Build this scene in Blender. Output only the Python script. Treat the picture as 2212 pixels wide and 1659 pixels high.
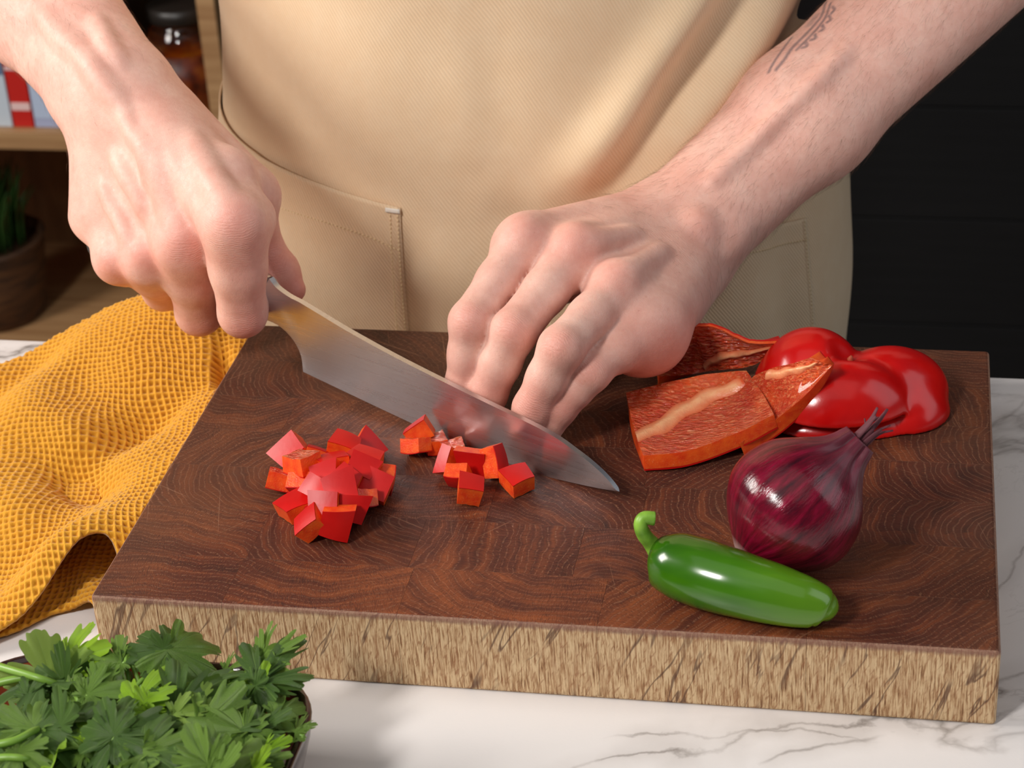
import bpy, bmesh, math, random
import numpy as np
from mathutils import Vector, Matrix

for o in list(bpy.data.objects):
    bpy.data.objects.remove(o)
scene = bpy.context.scene
COL = scene.collection
RNG = random.Random(7)

# ---------------------------------------------------------------- camera
W_PX, H_PX, F_PX = 2212, 1659, 4490.8
BW = 0.33                      # cutting board width, depth, thickness (m)
BD = 0.21652
BT = 0.0322
# world: x along the board's front edge, y away from the camera, z up, counter top z = 0
_v1 = np.array([930.811, -2581.068]); _v2 = np.array([-24400.16, -985.9065])
_ry = np.array([*_v1, F_PX]); _ry /= np.linalg.norm(_ry)
_rx = -np.array([*_v2, F_PX]); _rx /= np.linalg.norm(_rx)
MC = np.stack([_rx, _ry, np.cross(_rx, _ry)])
PC = np.array([W_PX / 2, H_PX / 2])

def ray(px, py):
    return MC @ np.array([(px - PC[0]) / F_PX, (py - PC[1]) / F_PX, 1.0])
CAM = np.array([0, 0, BT]) - ray(194, 1287) * 0.77167
def PZ(px, py, z):
    r = ray(px, py); return CAM + r * ((z - CAM[2]) / r[2])
def PY(px, py, y):
    r = ray(px, py); return CAM + r * ((y - CAM[1]) / r[1])
def proj(p):
    q = MC.T @ (np.array(p) - CAM); return q[0] / q[2] * F_PX + PC[0], q[1] / q[2] * F_PX + PC[1]
def chain(A, p, L, far=True):
    r = ray(*p); rn = r / np.linalg.norm(r)
    t0 = (A - CAM) @ rn; perp = np.linalg.norm(CAM + rn * t0 - A)
    dt = math.sqrt(max(L * L - perp * perp, 0))
    return CAM + rn * (t0 + (dt if far else -dt))
VIEW = MC[:, 2] / np.linalg.norm(MC[:, 2])

cam_data = bpy.data.cameras.new('camera')
cam_data.sensor_width = 36.0; cam_data.sensor_fit = 'HORIZONTAL'
cam_data.lens = F_PX * 36.0 / W_PX
cam_data.clip_start = 0.05
cam = bpy.data.objects.new('camera', cam_data); COL.objects.link(cam)
R = np.stack([MC[:, 0], -MC[:, 1], -MC[:, 2]], axis=1)
mw = Matrix(R.tolist()).to_4x4(); mw.translation = Vector(CAM.tolist())
cam.matrix_world = mw
cam_data.dof.use_dof = True
cam_data.dof.focus_distance = 0.80
cam_data.dof.aperture_fstop = 22.0
scene.camera = cam

# ---------------------------------------------------------------- light
world = bpy.data.worlds.new('world'); scene.world = world; world.use_nodes = True
bg = world.node_tree.nodes['Background']
bg.inputs[0].default_value = (0.80, 0.86, 1.0, 1); bg.inputs[1].default_value = 0.08

def area(name, loc, target, size, size_y, power, color):
    d = bpy.data.lights.new(name, 'AREA'); d.shape = 'RECTANGLE'
    d.size = size; d.size_y = size_y; d.energy = power; d.color = color
    o = bpy.data.objects.new(name, d); COL.objects.link(o)
    o.location = loc
    o.rotation_euler = (Vector(target) - Vector(loc)).to_track_quat('-Z', 'Y').to_euler()
    return o
area('front_softbox', (-0.56, -1.05, 1.22), (0.15, 0.12, 0.03), 0.24, 0.36, 19.5, (1.0, 0.965, 0.93))
area('left_softbox', (-1.35, 0.02, 0.86), (0.12, 0.16, 0.05), 0.55, 0.55, 22.5, (1.0, 0.94, 0.88))
area('right_window', (1.60, 0.05, 0.95), (0.20, 0.15, 0.05), 1.1, 1.4, 6.5, (0.90, 0.95, 1.0))
area('ceiling_bounce', (0.1, -0.7, 2.3), (0.15, 0.12, 0.0), 2.6, 2.0, 8.0, (1.0, 0.97, 0.93))

vs = scene.view_settings
vs.view_transform = 'Standard'; vs.look = 'None'; vs.exposure = 0.0; vs.gamma = 1.0
vs.use_curve_mapping = False

# ---------------------------------------------------------------- helpers
def link(o, parent=None):
    COL.objects.link(o)
    if parent is not None:
        o.parent = parent
    return o
def tag(o, label=None, cat=None, group=None, kind=None):
    if label: o['label'] = label
    if cat: o['category'] = cat
    if group: o['group'] = group
    if kind: o['kind'] = kind
    return o
def empty(name, loc=(0, 0, 0)):
    o = bpy.data.objects.new(name, None); o.empty_display_size = 0.02
    o.location = Vector([float(c) for c in loc]); COL.objects.link(o)
    return o
def mesh_obj(name, verts, faces, mats, parent=None, smooth=True, fmat=None, local=False):
    """verts in world coords; when a parent Empty is given they are made local to it"""
    me = bpy.data.meshes.new(name)
    V = np.asarray(verts, dtype=np.float64)
    if parent is not None and not local:
        V = V - np.array(root_loc(parent))
    me.from_pydata(V.tolist(), [], [list(map(int, f)) for f in faces] if not isinstance(faces, np.ndarray) else faces.tolist())
    for m in (mats if isinstance(mats, (list, tuple)) else [mats]):
        me.materials.append(m)
    if smooth:
        me.polygons.foreach_set('use_smooth', [True] * len(me.polygons))
    if fmat is not None:
        me.polygons.foreach_set('material_index', list(map(int, fmat)))
    me.update()
    o = bpy.data.objects.new(name, me)
    return link(o, parent)
def root_loc(o):
    l = Vector((0, 0, 0))
    while o is not None:
        l = l + o.location; o = o.parent
    return l
def bm_obj(name, bm, mats, parent=None, smooth=False, local=False):
    me = bpy.data.meshes.new(name)
    bmesh.ops.recalc_face_normals(bm, faces=bm.faces)
    if parent is not None and not local:
        bmesh.ops.translate(bm, verts=bm.verts, vec=-root_loc(parent))
    bm.to_mesh(me); bm.free()
    for m in (mats if isinstance(mats, (list, tuple)) else [mats]):
        me.materials.append(m)
    if smooth:
        me.polygons.foreach_set('use_smooth', [True] * len(me.polygons))
    o = bpy.data.objects.new(name, me)
    return link(o, parent)
def box_bm(lo, hi, bevel=0.0, seg=2):
    bm = bmesh.new()
    bmesh.ops.create_cube(bm, size=1.0)
    lo = Vector(lo); hi = Vector(hi)
    for v in bm.verts:
        v.co = Vector([(lo[i] + hi[i]) / 2 + v.co[i] * (hi[i] - lo[i]) for i in range(3)])
    if bevel > 0:
        bmesh.ops.bevel(bm, geom=list(bm.edges), offset=bevel, segments=seg, affect='EDGES', profile=0.6)
    return bm
def grid_faces(nu, nv, close_u=False, off=0, flip=False):
    i = np.arange(nu if close_u else nu - 1); j = np.arange(nv - 1)
    I, J = np.meshgrid(i, j, indexing='ij')
    I2 = (I + 1) % nu
    f = np.stack([I * nv + J, I2 * nv + J, I2 * nv + J + 1, I * nv + J + 1], -1).reshape(-1, 4) + off
    return f[:, ::-1] if flip else f
def catmull(pts, n):
    P = np.asarray(pts, float); m = len(P)
    P = np.vstack([2 * P[0] - P[1], P, 2 * P[-1] - P[-2]])
    t = np.linspace(0, m - 1 - 1e-9, n); i = t.astype(int); f = (t - i)[:, None]
    a, b, c, d = P[i], P[i + 1], P[i + 2], P[i + 3]
    return 0.5 * ((2 * b) + (c - a) * f + (2 * a - 5 * b + 4 * c - d) * f ** 2 + (3 * b - a - 3 * c + d) * f ** 3)
def tube(path, radii, nseg=12, up=None, flat=None):
    """closed tube around a polyline; radii scalar/array; flat = ratio of second axis"""
    P = np.asarray(path, float); n = len(P); r = np.broadcast_to(np.asarray(radii, float), (n,))
    T = np.gradient(P, axis=0); T /= np.linalg.norm(T, axis=1)[:, None] + 1e-12
    ref = np.array([0, 0, 1.0]) if up is None else np.asarray(up, float)
    if abs(T[0] @ ref) > 0.9: ref = np.array([1.0, 0, 0])
    verts = []; N = ref - T[0] * (ref @ T[0]); N /= np.linalg.norm(N)
    a = np.linspace(0, 2 * math.pi, nseg, endpoint=False)
    for k in range(n):
        N = N - T[k] * (N @ T[k]); N /= np.linalg.norm(N); B = np.cross(T[k], N)
        q = 1.0 if flat is None else flat
        verts.append(P[k] + r[k] * (np.cos(a)[:, None] * N * q + np.sin(a)[:, None] * B))
    V = np.concatenate(verts + [P[:1], P[-1:]])
    F = grid_faces(n, nseg).tolist()
    F = []
    for k in range(n - 1):
        for s in range(nseg):
            s2 = (s + 1) % nseg
            F.append((k * nseg + s, k * nseg + s2, (k + 1) * nseg + s2, (k + 1) * nseg + s))
    c0 = n * nseg; c1 = c0 + 1
    for s in range(nseg):
        s2 = (s + 1) % nseg
        F.append((c0, s2, s)); F.append((c1, (n - 1) * nseg + s, (n - 1) * nseg + s2))
    return V, F

# ---------------------------------------------------------------- shader helper
class NT:
    def __init__(self, name):
        self.m = bpy.data.materials.new(name); self.m.use_nodes = True
        self.t = self.m.node_tree; self.t.nodes.clear()
        self.out = self.t.nodes.new('ShaderNodeOutputMaterial')
        self.p = self.t.nodes.new('ShaderNodeBsdfPrincipled')
        self.t.links.new(self.p.outputs[0], self.out.inputs[0])
    def n(self, typ, ins=None, **attrs):
        nd = self.t.nodes.new('ShaderNode' + typ)
        for k, v in attrs.items(): setattr(nd, k, v)
        for k, v in (ins or {}).items(): self.set(nd.inputs[k], v)
        return nd
    def set(self, sock, v):
        if isinstance(v, bpy.types.NodeSocket): self.t.links.new(v, sock)
        elif isinstance(v, bpy.types.Node): self.t.links.new(v.outputs[0], sock)
        else:
            if sock.type == 'RGBA' and len(v) == 3: v = (*v, 1)
            sock.default_value = v
    def P(self, **kw):
        for k, v in kw.items(): self.set(self.p.inputs[k.replace('_', ' ')], v)
        return self
    def math(self, op, a, b=0.0, c=0.0, clamp=False):
        nd = self.n('Math', operation=op, use_clamp=clamp)
        self.set(nd.inputs[0], a); self.set(nd.inputs[1], b); self.set(nd.inputs[2], c)
        return nd.outputs[0]
    def vmath(self, op, a, b=(0, 0, 0)):
        nd = self.n('VectorMath', operation=op); self.set(nd.inputs[0], a)
        if op == 'SCALE': self.set(nd.inputs['Scale'], b)
        else: self.set(nd.inputs[1], b)
        return nd.outputs[1] if op in ('LENGTH', 'DOT_PRODUCT', 'DISTANCE') else nd.outputs[0]
    def mix(self, f, a, b, mode='MIX'):
        nd = self.n('Mix', data_type='RGBA', blend_type=mode)
        self.set(nd.inputs[0], f); self.set(nd.inputs[6], a); self.set(nd.inputs[7], b)
        return nd.outputs[2]
    def ramp(self, f, stops, interp='LINEAR'):
        nd = self.n('ValToRGB'); cr = nd.color_ramp; cr.interpolation = interp
        while len(cr.elements) < len(stops): cr.elements.new(0.5)
        for e, (p, c) in zip(cr.elements, stops):
            e.position = p; e.color = (c, c, c, 1) if not hasattr(c, '__len__') else (*c[:3], 1)
        self.set(nd.inputs[0], f); return nd.outputs[0]
    def noise(self, vec, scale, detail=3, rough=0.5, dist=0.0, dim='3D'):
        nd = self.n('TexNoise', noise_dimensions=dim)
        if vec is not None: self.set(nd.inputs['Vector'], vec)
        nd.inputs['Scale'].default_value = scale; nd.inputs['Detail'].default_value = detail
        nd.inputs['Roughness'].default_value = rough; nd.inputs['Distortion'].default_value = dist
        return nd
    def voro(self, vec, scale, feature='F1', rnd=1.0):
        nd = self.n('TexVoronoi', feature=feature)
        if vec is not None: self.set(nd.inputs['Vector'], vec)
        nd.inputs['Scale'].default_value = scale; nd.inputs['Randomness'].default_value = rnd
        return nd
    def obj(self): return self.n('TexCoord').outputs['Object']
    def geo_pos(self): return self.n('NewGeometry').outputs['Position']
    def sep(self, v):
        s = self.n('SeparateXYZ', {0: v}); return s.outputs
    def comb(self, x=0.0, y=0.0, z=0.0): return self.n('CombineXYZ', {0: x, 1: y, 2: z}).outputs[0]
    def mapv(self, v, scale=(1, 1, 1), rot=(0, 0, 0), loc=(0, 0, 0)):
        nd = self.n('Mapping', {'Vector': v}); nd.inputs['Scale'].default_value = scale
        nd.inputs['Rotation'].default_value = rot; nd.inputs['Location'].default_value = loc
        return nd.outputs[0]
    def rotscale(self, v, rot, scale, loc=(0, 0, 0)):
        return self.mapv(self.mapv(v, rot=rot), scale=scale, loc=loc)
    def bump(self, h, dist, strength=1.0, normal=None):
        nd = self.n('Bump', {'Height': h}); nd.inputs['Strength'].default_value = strength
        nd.inputs['Distance'].default_value = dist
        if normal is not None: self.set(nd.inputs['Normal'], normal)
        return nd.outputs[0]

def srgb(r, g, b):
    f = lambda c: ((c / 255 + 0.055) / 1.055) ** 2.4 if c / 255 > 0.04045 else c / 255 / 12.92
    return (f(r), f(g), f(b))
def simple_mat(name, col, rough=0.5, metal=0.0, **kw):
    t = NT(name); t.P(Base_Color=col, Roughness=rough, Metallic=metal, **kw); return t.m

# ---------------------------------------------------------------- signed-distance modelling
def smin(a, b, k):
    if k <= 0: return np.minimum(a, b)
    h = np.maximum(k - np.abs(a - b), 0) / k
    return np.minimum(a, b) - h * h * k * 0.25
class Field:
    """dense distance field on a box; all numbers in metres"""
    def __init__(self, lo, hi, h):
        self.lo = np.asarray(lo, float); self.h = h
        self.n = np.ceil((np.asarray(hi) - self.lo) / h).astype(int) + 1
        self.ax = [(self.lo[i] + h * np.arange(self.n[i])).astype(np.float32) for i in range(3)]
    def new(self): return np.full(self.n, 0.03, np.float32)
    def sub(self, lo, hi):
        a = np.clip(np.floor((np.asarray(lo) - self.lo) / self.h).astype(int), 0, self.n)
        b = np.clip(np.ceil((np.asarray(hi) - self.lo) / self.h).astype(int) + 1, 0, self.n)
        return tuple(slice(a[i], b[i]) for i in range(3))
    def coords(self, s):
        return (self.ax[0][s[0]][:, None, None], self.ax[1][s[1]][None, :, None], self.ax[2][s[2]][None, None, :])
    def cone(self, arr, a, b, ra, rb, k=0.004, flat=None, q=1.0, cut=False):
        """tapered capsule; flat = unit axis squeezed by q; cut = smooth subtraction"""
        a = np.asarray(a, float); b = np.asarray(b, float)
        m = max(ra, rb) + 0.018 + k
        s = self.sub(np.minimum(a, b) - m, np.maximum(a, b) + m)
        X, Y, Z = self.coords(s)
        if X.size * Y.size * Z.size == 0: return
        ba = b - a; l2 = max(ba @ ba, 1e-12)
        px, py, pz = X - a[0], Y - a[1], Z - a[2]
        t = np.clip((px * ba[0] + py * ba[1] + pz * ba[2]) / l2, 0, 1)
        dx, dy, dz = px - t * ba[0], py - t * ba[1], pz - t * ba[2]
        d2 = dx * dx + dy * dy + dz * dz
        if flat is not None:
            w = dx * flat[0] + dy * flat[1] + dz * flat[2]
            d2 = d2 + w * w * (1 / (q * q) - 1)
        r = ra + (rb - ra) * t
        d = (np.sqrt(d2) - r).astype(np.float32)
        if cut: arr[s] = -smin(-arr[s], d, k)
        else: arr[s] = smin(arr[s], d, k)
    def ell(self, arr, c, axes, radii, k=0.004, cut=False):
        c = np.asarray(c, float); A = np.asarray(axes, float); r = np.asarray(radii, float)
        m = max(radii) + 0.012 + k
        s = self.sub(c - m, c + m); X, Y, Z = self.coords(s)
        if X.size * Y.size * Z.size == 0: return
        px, py, pz = X - c[0], Y - c[1], Z - c[2]
        k0 = 0; k1 = 0
        for i in range(3):
            w = px * A[i][0] + py * A[i][1] + pz * A[i][2]
            k0 = k0 + (w / r[i]) ** 2; k1 = k1 + (w / r[i] ** 2) ** 2
        k0 = np.sqrt(k0); d = (k0 * (k0 - 1) / (np.sqrt(k1) + 1e-9)).astype(np.float32)
        if cut: arr[s] = -smin(-arr[s], d, k)
        else: arr[s] = smin(arr[s], d, k)
    def sample(self, arr, p):
        g = (np.asarray(p, float) - self.lo) / self.h
        i = np.clip(np.floor(g).astype(int), 0, self.n - 2); f = np.clip(g - i, 0, 1)
        c = arr[i[0]:i[0] + 2, i[1]:i[1] + 2, i[2]:i[2] + 2]
        c = c[0] * (1 - f[0]) + c[1] * f[0]; c = c[0] * (1 - f[1]) + c[1] * f[1]
        return float(c[0] * (1 - f[2]) + c[1] * f[2])
    def hit(self, arr, px, py):
        """first surface point along the line of sight of a photo pixel"""
        r = ray(px, py); r = r / np.linalg.norm(r)
        hi = self.lo + self.h * (self.n - 1)
        t0 = np.minimum((self.lo - CAM) / r, (hi - CAM) / r).max(); t1 = np.maximum((self.lo - CAM) / r, (hi - CAM) / r).min()
        t = t0 + 1e-4
        while t < t1:
            d = self.sample(arr, CAM + r * t)
            if d < self.h * 0.2: return CAM + r * t
            t += max(d * 0.7, self.h * 0.3)
        return None
    def mesh(self, arr, smooth=1):
        """naive surface nets"""
        v = arr; n = self.n
        ins = v < 0
        c = np.zeros(n - 1, np.int8)
        for dx in (0, 1):
            for dy in (0, 1):
                for dz in (0, 1):
                    c += ins[dx:n[0] - 1 + dx, dy:n[1] - 1 + dy, dz:n[2] - 1 + dz]
        act = (c > 0) & (c < 8)
        I = np.argwhere(act)
        idx = np.full(n - 1, -1, np.int32); idx[act] = np.arange(len(I))
        cs = [(dx, dy, dz) for dx in (0, 1) for dy in (0, 1) for dz in (0, 1)]
        vals = {d: v[I[:, 0] + d[0], I[:, 1] + d[1], I[:, 2] + d[2]].astype(np.float64) for d in cs}
        acc = np.zeros((len(I), 3)); cnt = np.zeros(len(I))
        for d in cs:
            for axi in range(3):
                if d[axi] == 0:
                    e = list(d); e[axi] = 1; e = tuple(e)
                    a, b = vals[d], vals[e]; m = (a < 0) != (b < 0)
                    t = a[m] / (a[m] - b[m])
                    p = np.tile(np.array(d, float), (m.sum(), 1)); p[:, axi] += t
                    acc[m] += p; cnt[m] += 1
        P = self.lo + self.h * (I + acc / cnt[:, None])
        F = []
        for axi in range(3):
            o1, o2 = [(1, 2), (2, 0), (0, 1)][axi]
            sl0 = [slice(1, n[k] - 1) for k in range(3)]; sl0[axi] = slice(0, n[axi] - 1)
            sl1 = list(sl0); sl1[axi] = slice(1, n[axi])
            A = ins[tuple(sl0)]; B = ins[tuple(sl1)]
            E = np.argwhere(A != B)
            if not len(E): continue
            fl = A[E[:, 0], E[:, 1], E[:, 2]]
            base = E.copy(); base[:, o1] += 1; base[:, o2] += 1
            def cell(s1, s2):
                q = base.copy(); q[:, o1] += s1; q[:, o2] += s2
                return idx[q[:, 0], q[:, 1], q[:, 2]]
            Q = np.stack([cell(-1, -1), cell(0, -1), cell(0, 0), cell(-1, 0)], 1)
            Q[~fl] = Q[~fl][:, ::-1]
            F.append(Q)
        F = np.concatenate(F)
        F = F[(F >= 0).all(1)]
        for _ in range(smooth):
            acc = np.zeros_like(P); cnt = np.zeros(len(P))
            for k in range(4):
                a = F[:, k]; b = F[:, (k + 1) % 4]
                np.add.at(acc, a, P[b]); np.add.at(cnt, a, 1)
                np.add.at(acc, b, P[a]); np.add.at(cnt, b, 1)
            P = P * 0.5 + 0.5 * acc / np.maximum(cnt, 1)[:, None]
        return P, F
def unit(v): v = np.asarray(v, float); return v / np.linalg.norm(v)
# ---------------------------------------------------------------- materials of the setting
def _v(a, b, amp, w, hal, st):
    A = PZ(*a, 0.0); B = PZ(*b, 0.0); return (A[0], A[1], B[0], B[1], amp, w, hal, st)
MVEINS = [_v((1120, 1660), (2230, 1530), .030, .0016, .014, 1.0), _v((1300, 1570), (1900, 1610), .022, .0010, .010, .8), _v((1640, 1660), (1920, 1590), .012, .0012, .008, .8),
          _v((2120, 960), (2260, 820), .014, .0014, .012, .8), _v((2140, 1290), (2260, 1120), .012, .0009, .007, .7), _v((2150, 1480), (2260, 1440), .010, .0010, .010, .9)]
def marble_mat():
    t = NT('white_marble'); p = t.obj()
    warp = t.noise(p, 3.5, 4, 0.6)
    v = t.vmath('ADD', t.rotscale(p, (0, 0, -0.45), (1.0, 2.2, 1.0), (0.37, 0.1, 0)), t.vmath('SCALE', warp.outputs['Color'], 0.22))
    n1 = t.noise(v, 5.0, 6, 0.55).outputs[0]
    d1 = t.math('ABSOLUTE', t.math('SUBTRACT', n1, 0.5))
    vein = t.ramp(d1, [(0.0, 1.0), (0.007, 0.55), (0.022, 0.0)])
    halo = t.ramp(d1, [(0.0, 1.0), (0.05, 0.0)])
    n2 = t.noise(v, 14, 5, 0.65).outputs[0]
    vein2 = t.ramp(t.math('ABSOLUTE', t.math('SUBTRACT', n2, 0.47)), [(0.0, 0.7), (0.010, 0.0)])
    mask = t.ramp(t.noise(p, 5.5, 2).outputs[0], [(0.46, 0.0), (0.62, 1.0)])
    col = t.mix(t.math('MULTIPLY', halo, t.math('MULTIPLY', mask, 0.45)), srgb(228, 223, 220), srgb(188, 180, 174))
    col = t.mix(t.math('MULTIPLY', vein, t.math('MULTIPLY', mask, 0.85)), col, srgb(120, 112, 106))
    col = t.mix(t.math('MULTIPLY', vein2, t.math('MULTIPLY', mask, 0.40)), col, srgb(140, 132, 126))
    # a few long veins crossing the slab
    g = t.sep(t.geo_pos()); wn = t.noise(t.geo_pos(), 18, 6, 0.62).outputs[0]; wn2 = t.noise(t.geo_pos(), 9, 4, 0.55).outputs[0]
    for (ax, ay, bx, by, amp, w, hal, st) in MVEINS:
        L_ = math.hypot(bx - ax, by - ay); ux, uy = (bx - ax) / L_, (by - ay) / L_
        al = t.math('ADD', t.math('MULTIPLY', t.math('SUBTRACT', g[0], ax), ux), t.math('MULTIPLY', t.math('SUBTRACT', g[1], ay), uy))
        pe = t.math('ADD', t.math('MULTIPLY', t.math('SUBTRACT', g[0], ax), -uy), t.math('MULTIPLY', t.math('SUBTRACT', g[1], ay), ux))
        pe = t.math('ADD', pe, t.math('ADD', t.math('MULTIPLY', t.math('SUBTRACT', wn, 0.5), amp), t.math('MULTIPLY', t.math('SUBTRACT', wn2, 0.5), amp * 1.5)))
        d_ = t.math('ABSOLUTE', pe)
        inside = t.math('MULTIPLY', t.ramp(t.math('DIVIDE', al, L_), [(0.0, 0.0), (0.12, 1.0), (0.85, 1.0), (1.0, 0.0)]), t.ramp(t.noise(t.geo_pos(), 40, 3).outputs[0], [(0.35, 0.35), (0.6, 1.0)]))
        core = t.ramp(t.math('DIVIDE', d_, w), [(0.0, 1.0), (1.0, 0.0)]); ho = t.ramp(t.math('DIVIDE', d_, hal), [(0.0, 1.0), (1.0, 0.0)])
        col = t.mix(t.math('MULTIPLY', t.math('MULTIPLY', ho, inside), 0.40 * st), col, srgb(176, 168, 162))
        col = t.mix(t.math('MULTIPLY', t.math('MULTIPLY', core, inside), 0.75 * st), col, srgb(126, 118, 112))
    t.P(Base_Color=col, Roughness=0.30, Specular_IOR_Level=0.4, Normal=t.bump(t.noise(p, 900, 2).outputs[0], 0.0001, 0.25))
    return t.m
MARBLE = marble_mat()
def wood_panel_mat(name, a, b, rough=0.6, axis=(30, 30, 1.5)):
    t = NT(name); p = t.obj()
    g = t.noise(t.mapv(p, axis), 4.0, 5, 0.6, 0.4).outputs[0]
    t.P(Base_Color=t.ramp(g, [(0.3, a), (0.7, b)]), Roughness=rough, Normal=t.bump(g, 0.0006, 0.3))
    return t.m
SHELFWOOD = wood_panel_mat('shelf_oak', srgb(150, 108, 68), srgb(186, 146, 102), 0.55, (1.5, 30, 30))
DARKPLANK = wood_panel_mat('charcoal_plank', (0.0075, 0.0078, 0.0085), (0.012, 0.012, 0.013), 0.6, (1.2, 20, 24))
FLOORM = wood_panel_mat('floor_boards', srgb(92, 70, 52), srgb(120, 94, 72), 0.5, (2, 20, 20))
CABM = simple_mat('cabinet_paint', srgb(60, 58, 56), 0.5)

# floor and far wall of dark horizontal planks
tag(bm_obj('floor', box_bm((-5.0, -3.0, -0.94), (5.0, 2.0, -0.90)), FLOORM), kind='structure')
wall = tag(bm_obj('wall_back', box_bm((-5.0, 1.752, -0.90), (5.0, 1.85, 1.7)), DARKPLANK), kind='structure')
pm = None
for i in range(18):
    z = -0.90 + i * 0.144
    if pm is None:
        o = bm_obj('plank', box_bm((-4.99, 1.738, 0.0), (4.99, 1.7525, 0.1425), 0.0012, 2), DARKPLANK, wall); pm = o.data
    else:
        o = bpy.data.objects.new('plank', pm); link(o, wall)
    o.location.z = z
# counter: worktop slab on a cabinet base
counter = empty('kitchen_counter', (0.15, -0.10, -0.90))
tag(counter, 'kitchen counter with white grey-veined marble top under the cutting board', 'counter')
bm_obj('worktop', box_bm((-1.5, -0.62, -0.030), (1.7, 0.2515, 0.0), 0.002, 2), MARBLE, counter, smooth=False)
bm_obj('base_cabinet', box_bm((-1.48, -0.58, -0.90), (1.68, 0.215, -0.030), 0.003), CABM, counter)

# ---------------------------------------------------------------- cutting board of end-grain blocks
def endgrain_mat():
    t = NT('end_grain_wood'); p = t.obj()
    rnd = t.n('ObjectInfo').outputs['Random']
    ang = t.math('MULTIPLY', rnd, 39.0)
    cdist = t.math('ADD', 0.035, t.math('MULTIPLY', t.math('FRACT', t.math('MULTIPLY', rnd, 7.31)), 0.055))
    cx = t.math('MULTIPLY', t.math('COSINE', ang), cdist); cy = t.math('MULTIPLY', t.math('SINE', ang), cdist)
    wob = t.noise(p, 26, 3, 0.55)
    pw = t.vmath('ADD', p, t.vmath('SCALE', t.vmath('SUBTRACT', wob.outputs['Color'], (0.5, 0.5, 0.5)), 0.022))
    s = t.sep(pw)
    dx = t.math('SUBTRACT', s[0], cx); dy = t.math('SUBTRACT', s[1], cy)
    r = t.math('SQRT', t.math('ADD', t.math('MULTIPLY', dx, dx), t.math('MULTIPLY', dy, dy)))
    th = t.math('ARCTAN2', dy, dx)
    # growth rings: soft colour bands and thin dashed rows of pale pores
    ph = t.math('ADD', t.math('MULTIPLY', r, 2500.0), t.math('MULTIPLY', t.noise(p, 45, 3).outputs[0], 7.0))
    w01 = t.math('ADD', t.math('MULTIPLY', t.math('SINE', ph), 0.5), 0.5)
    band = t.noise(t.comb(t.math('MULTIPLY', r, 210.0), t.math('MULTIPLY', th, 1.5), t.math('MULTIPLY', rnd, 30.0)), 1.0, 3, 0.6).outputs[0]
    tick = t.noise(t.comb(t.math('MULTIPLY', r, 500.0), t.math('MULTIPLY', th, 260.0), rnd), 1.0, 2, 0.5).outputs[0]
    tick2 = t.noise(t.comb(t.math('MULTIPLY', r, 350.0), t.math('MULTIPLY', th, 120.0), rnd), 1.0, 2, 0.6).outputs[0]
    big = t.noise(t.geo_pos(), 13, 3, 0.6).outputs[0]
    tint = t.math('FRACT', t.math('MULTIPLY', rnd, 13.7))
    mixv = t.math('ADD', t.math('MULTIPLY', band, 0.7), t.math('ADD', t.math('MULTIPLY', big, 0.5), t.math('MULTIPLY', t.math('SUBTRACT', tint, 0.5), 0.10)))
    base = t.ramp(mixv, [(0.36, srgb(54, 26, 20)), (0.58, srgb(86, 41, 27)), (0.82, srgb(136, 70, 36))])
    # outer zone of the board is drier and greyer: wear far from the middle where food is cut
    g = t.sep(t.geo_pos())
    ex = t.math('ABSOLUTE', t.math('SUBTRACT', g[0], 0.165)); ey = t.math('SUBTRACT', g[1], 0.06)
    edge = t.math('MAXIMUM', t.math('MULTIPLY', t.math('SUBTRACT', ex, 0.115), 14.0), t.math('MULTIPLY', t.math('SUBTRACT', ey, 0.075), 11.0))
    edge = t.math('ADD', edge, t.math('MULTIPLY', t.math('SUBTRACT', big, 0.5), 2.2), clamp=True)
    base = t.mix(t.math('MULTIPLY', edge, 0.60), base, srgb(94, 66, 48))
    pore = t.math('MULTIPLY', t.ramp(w01, [(0.80, 0.0), (0.97, 1.0)]), t.ramp(tick2, [(0.42, 0.0), (0.58, 1.0)]))
    c = t.mix(t.math('MULTIPLY', pore, 0.34), base, srgb(166, 118, 88))
    c = t.mix(t.ramp(tick, [(0.50, 0.0), (0.70, 0.55)]), c, srgb(44, 22, 17))
    c = t.mix(t.math('MULTIPLY', t.ramp(tick, [(0.30, 1.0), (0.42, 0.0)]), 0.30), c, srgb(150, 92, 58))
    # knife scratches
    sc = None
    for a, f in ((0.5, 1), (2.3, 2), (1.3, 3)):
        n = t.noise(t.rotscale(t.geo_pos(), (0, 0, a), (9, 620, 1), (f, f, 0)), 1.0, 2, 0.5).outputs[0]
        q = t.ramp(n, [(0.71, 0.0), (0.745, 1.0)])
        sc = q if sc is None else t.math('MAXIMUM', sc, q)
    c = t.mix(t.math('MULTIPLY', sc, 0.26), c, srgb(180, 132, 100))
    h = t.math('SUBTRACT', t.math('SUBTRACT', 1.0, t.math('MULTIPLY', tick, 0.7)), t.math('ADD', t.math('MULTIPLY', pore, 0.5), t.math('MULTIPLY', sc, 0.4)))
    t.P(Base_Color=c, Roughness=t.ramp(tick, [(0.3, 0.40), (0.7, 0.58)]), Specular_IOR_Level=0.38, Normal=t.bump(h, 0.0005, 0.45))
    return t.m
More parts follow.
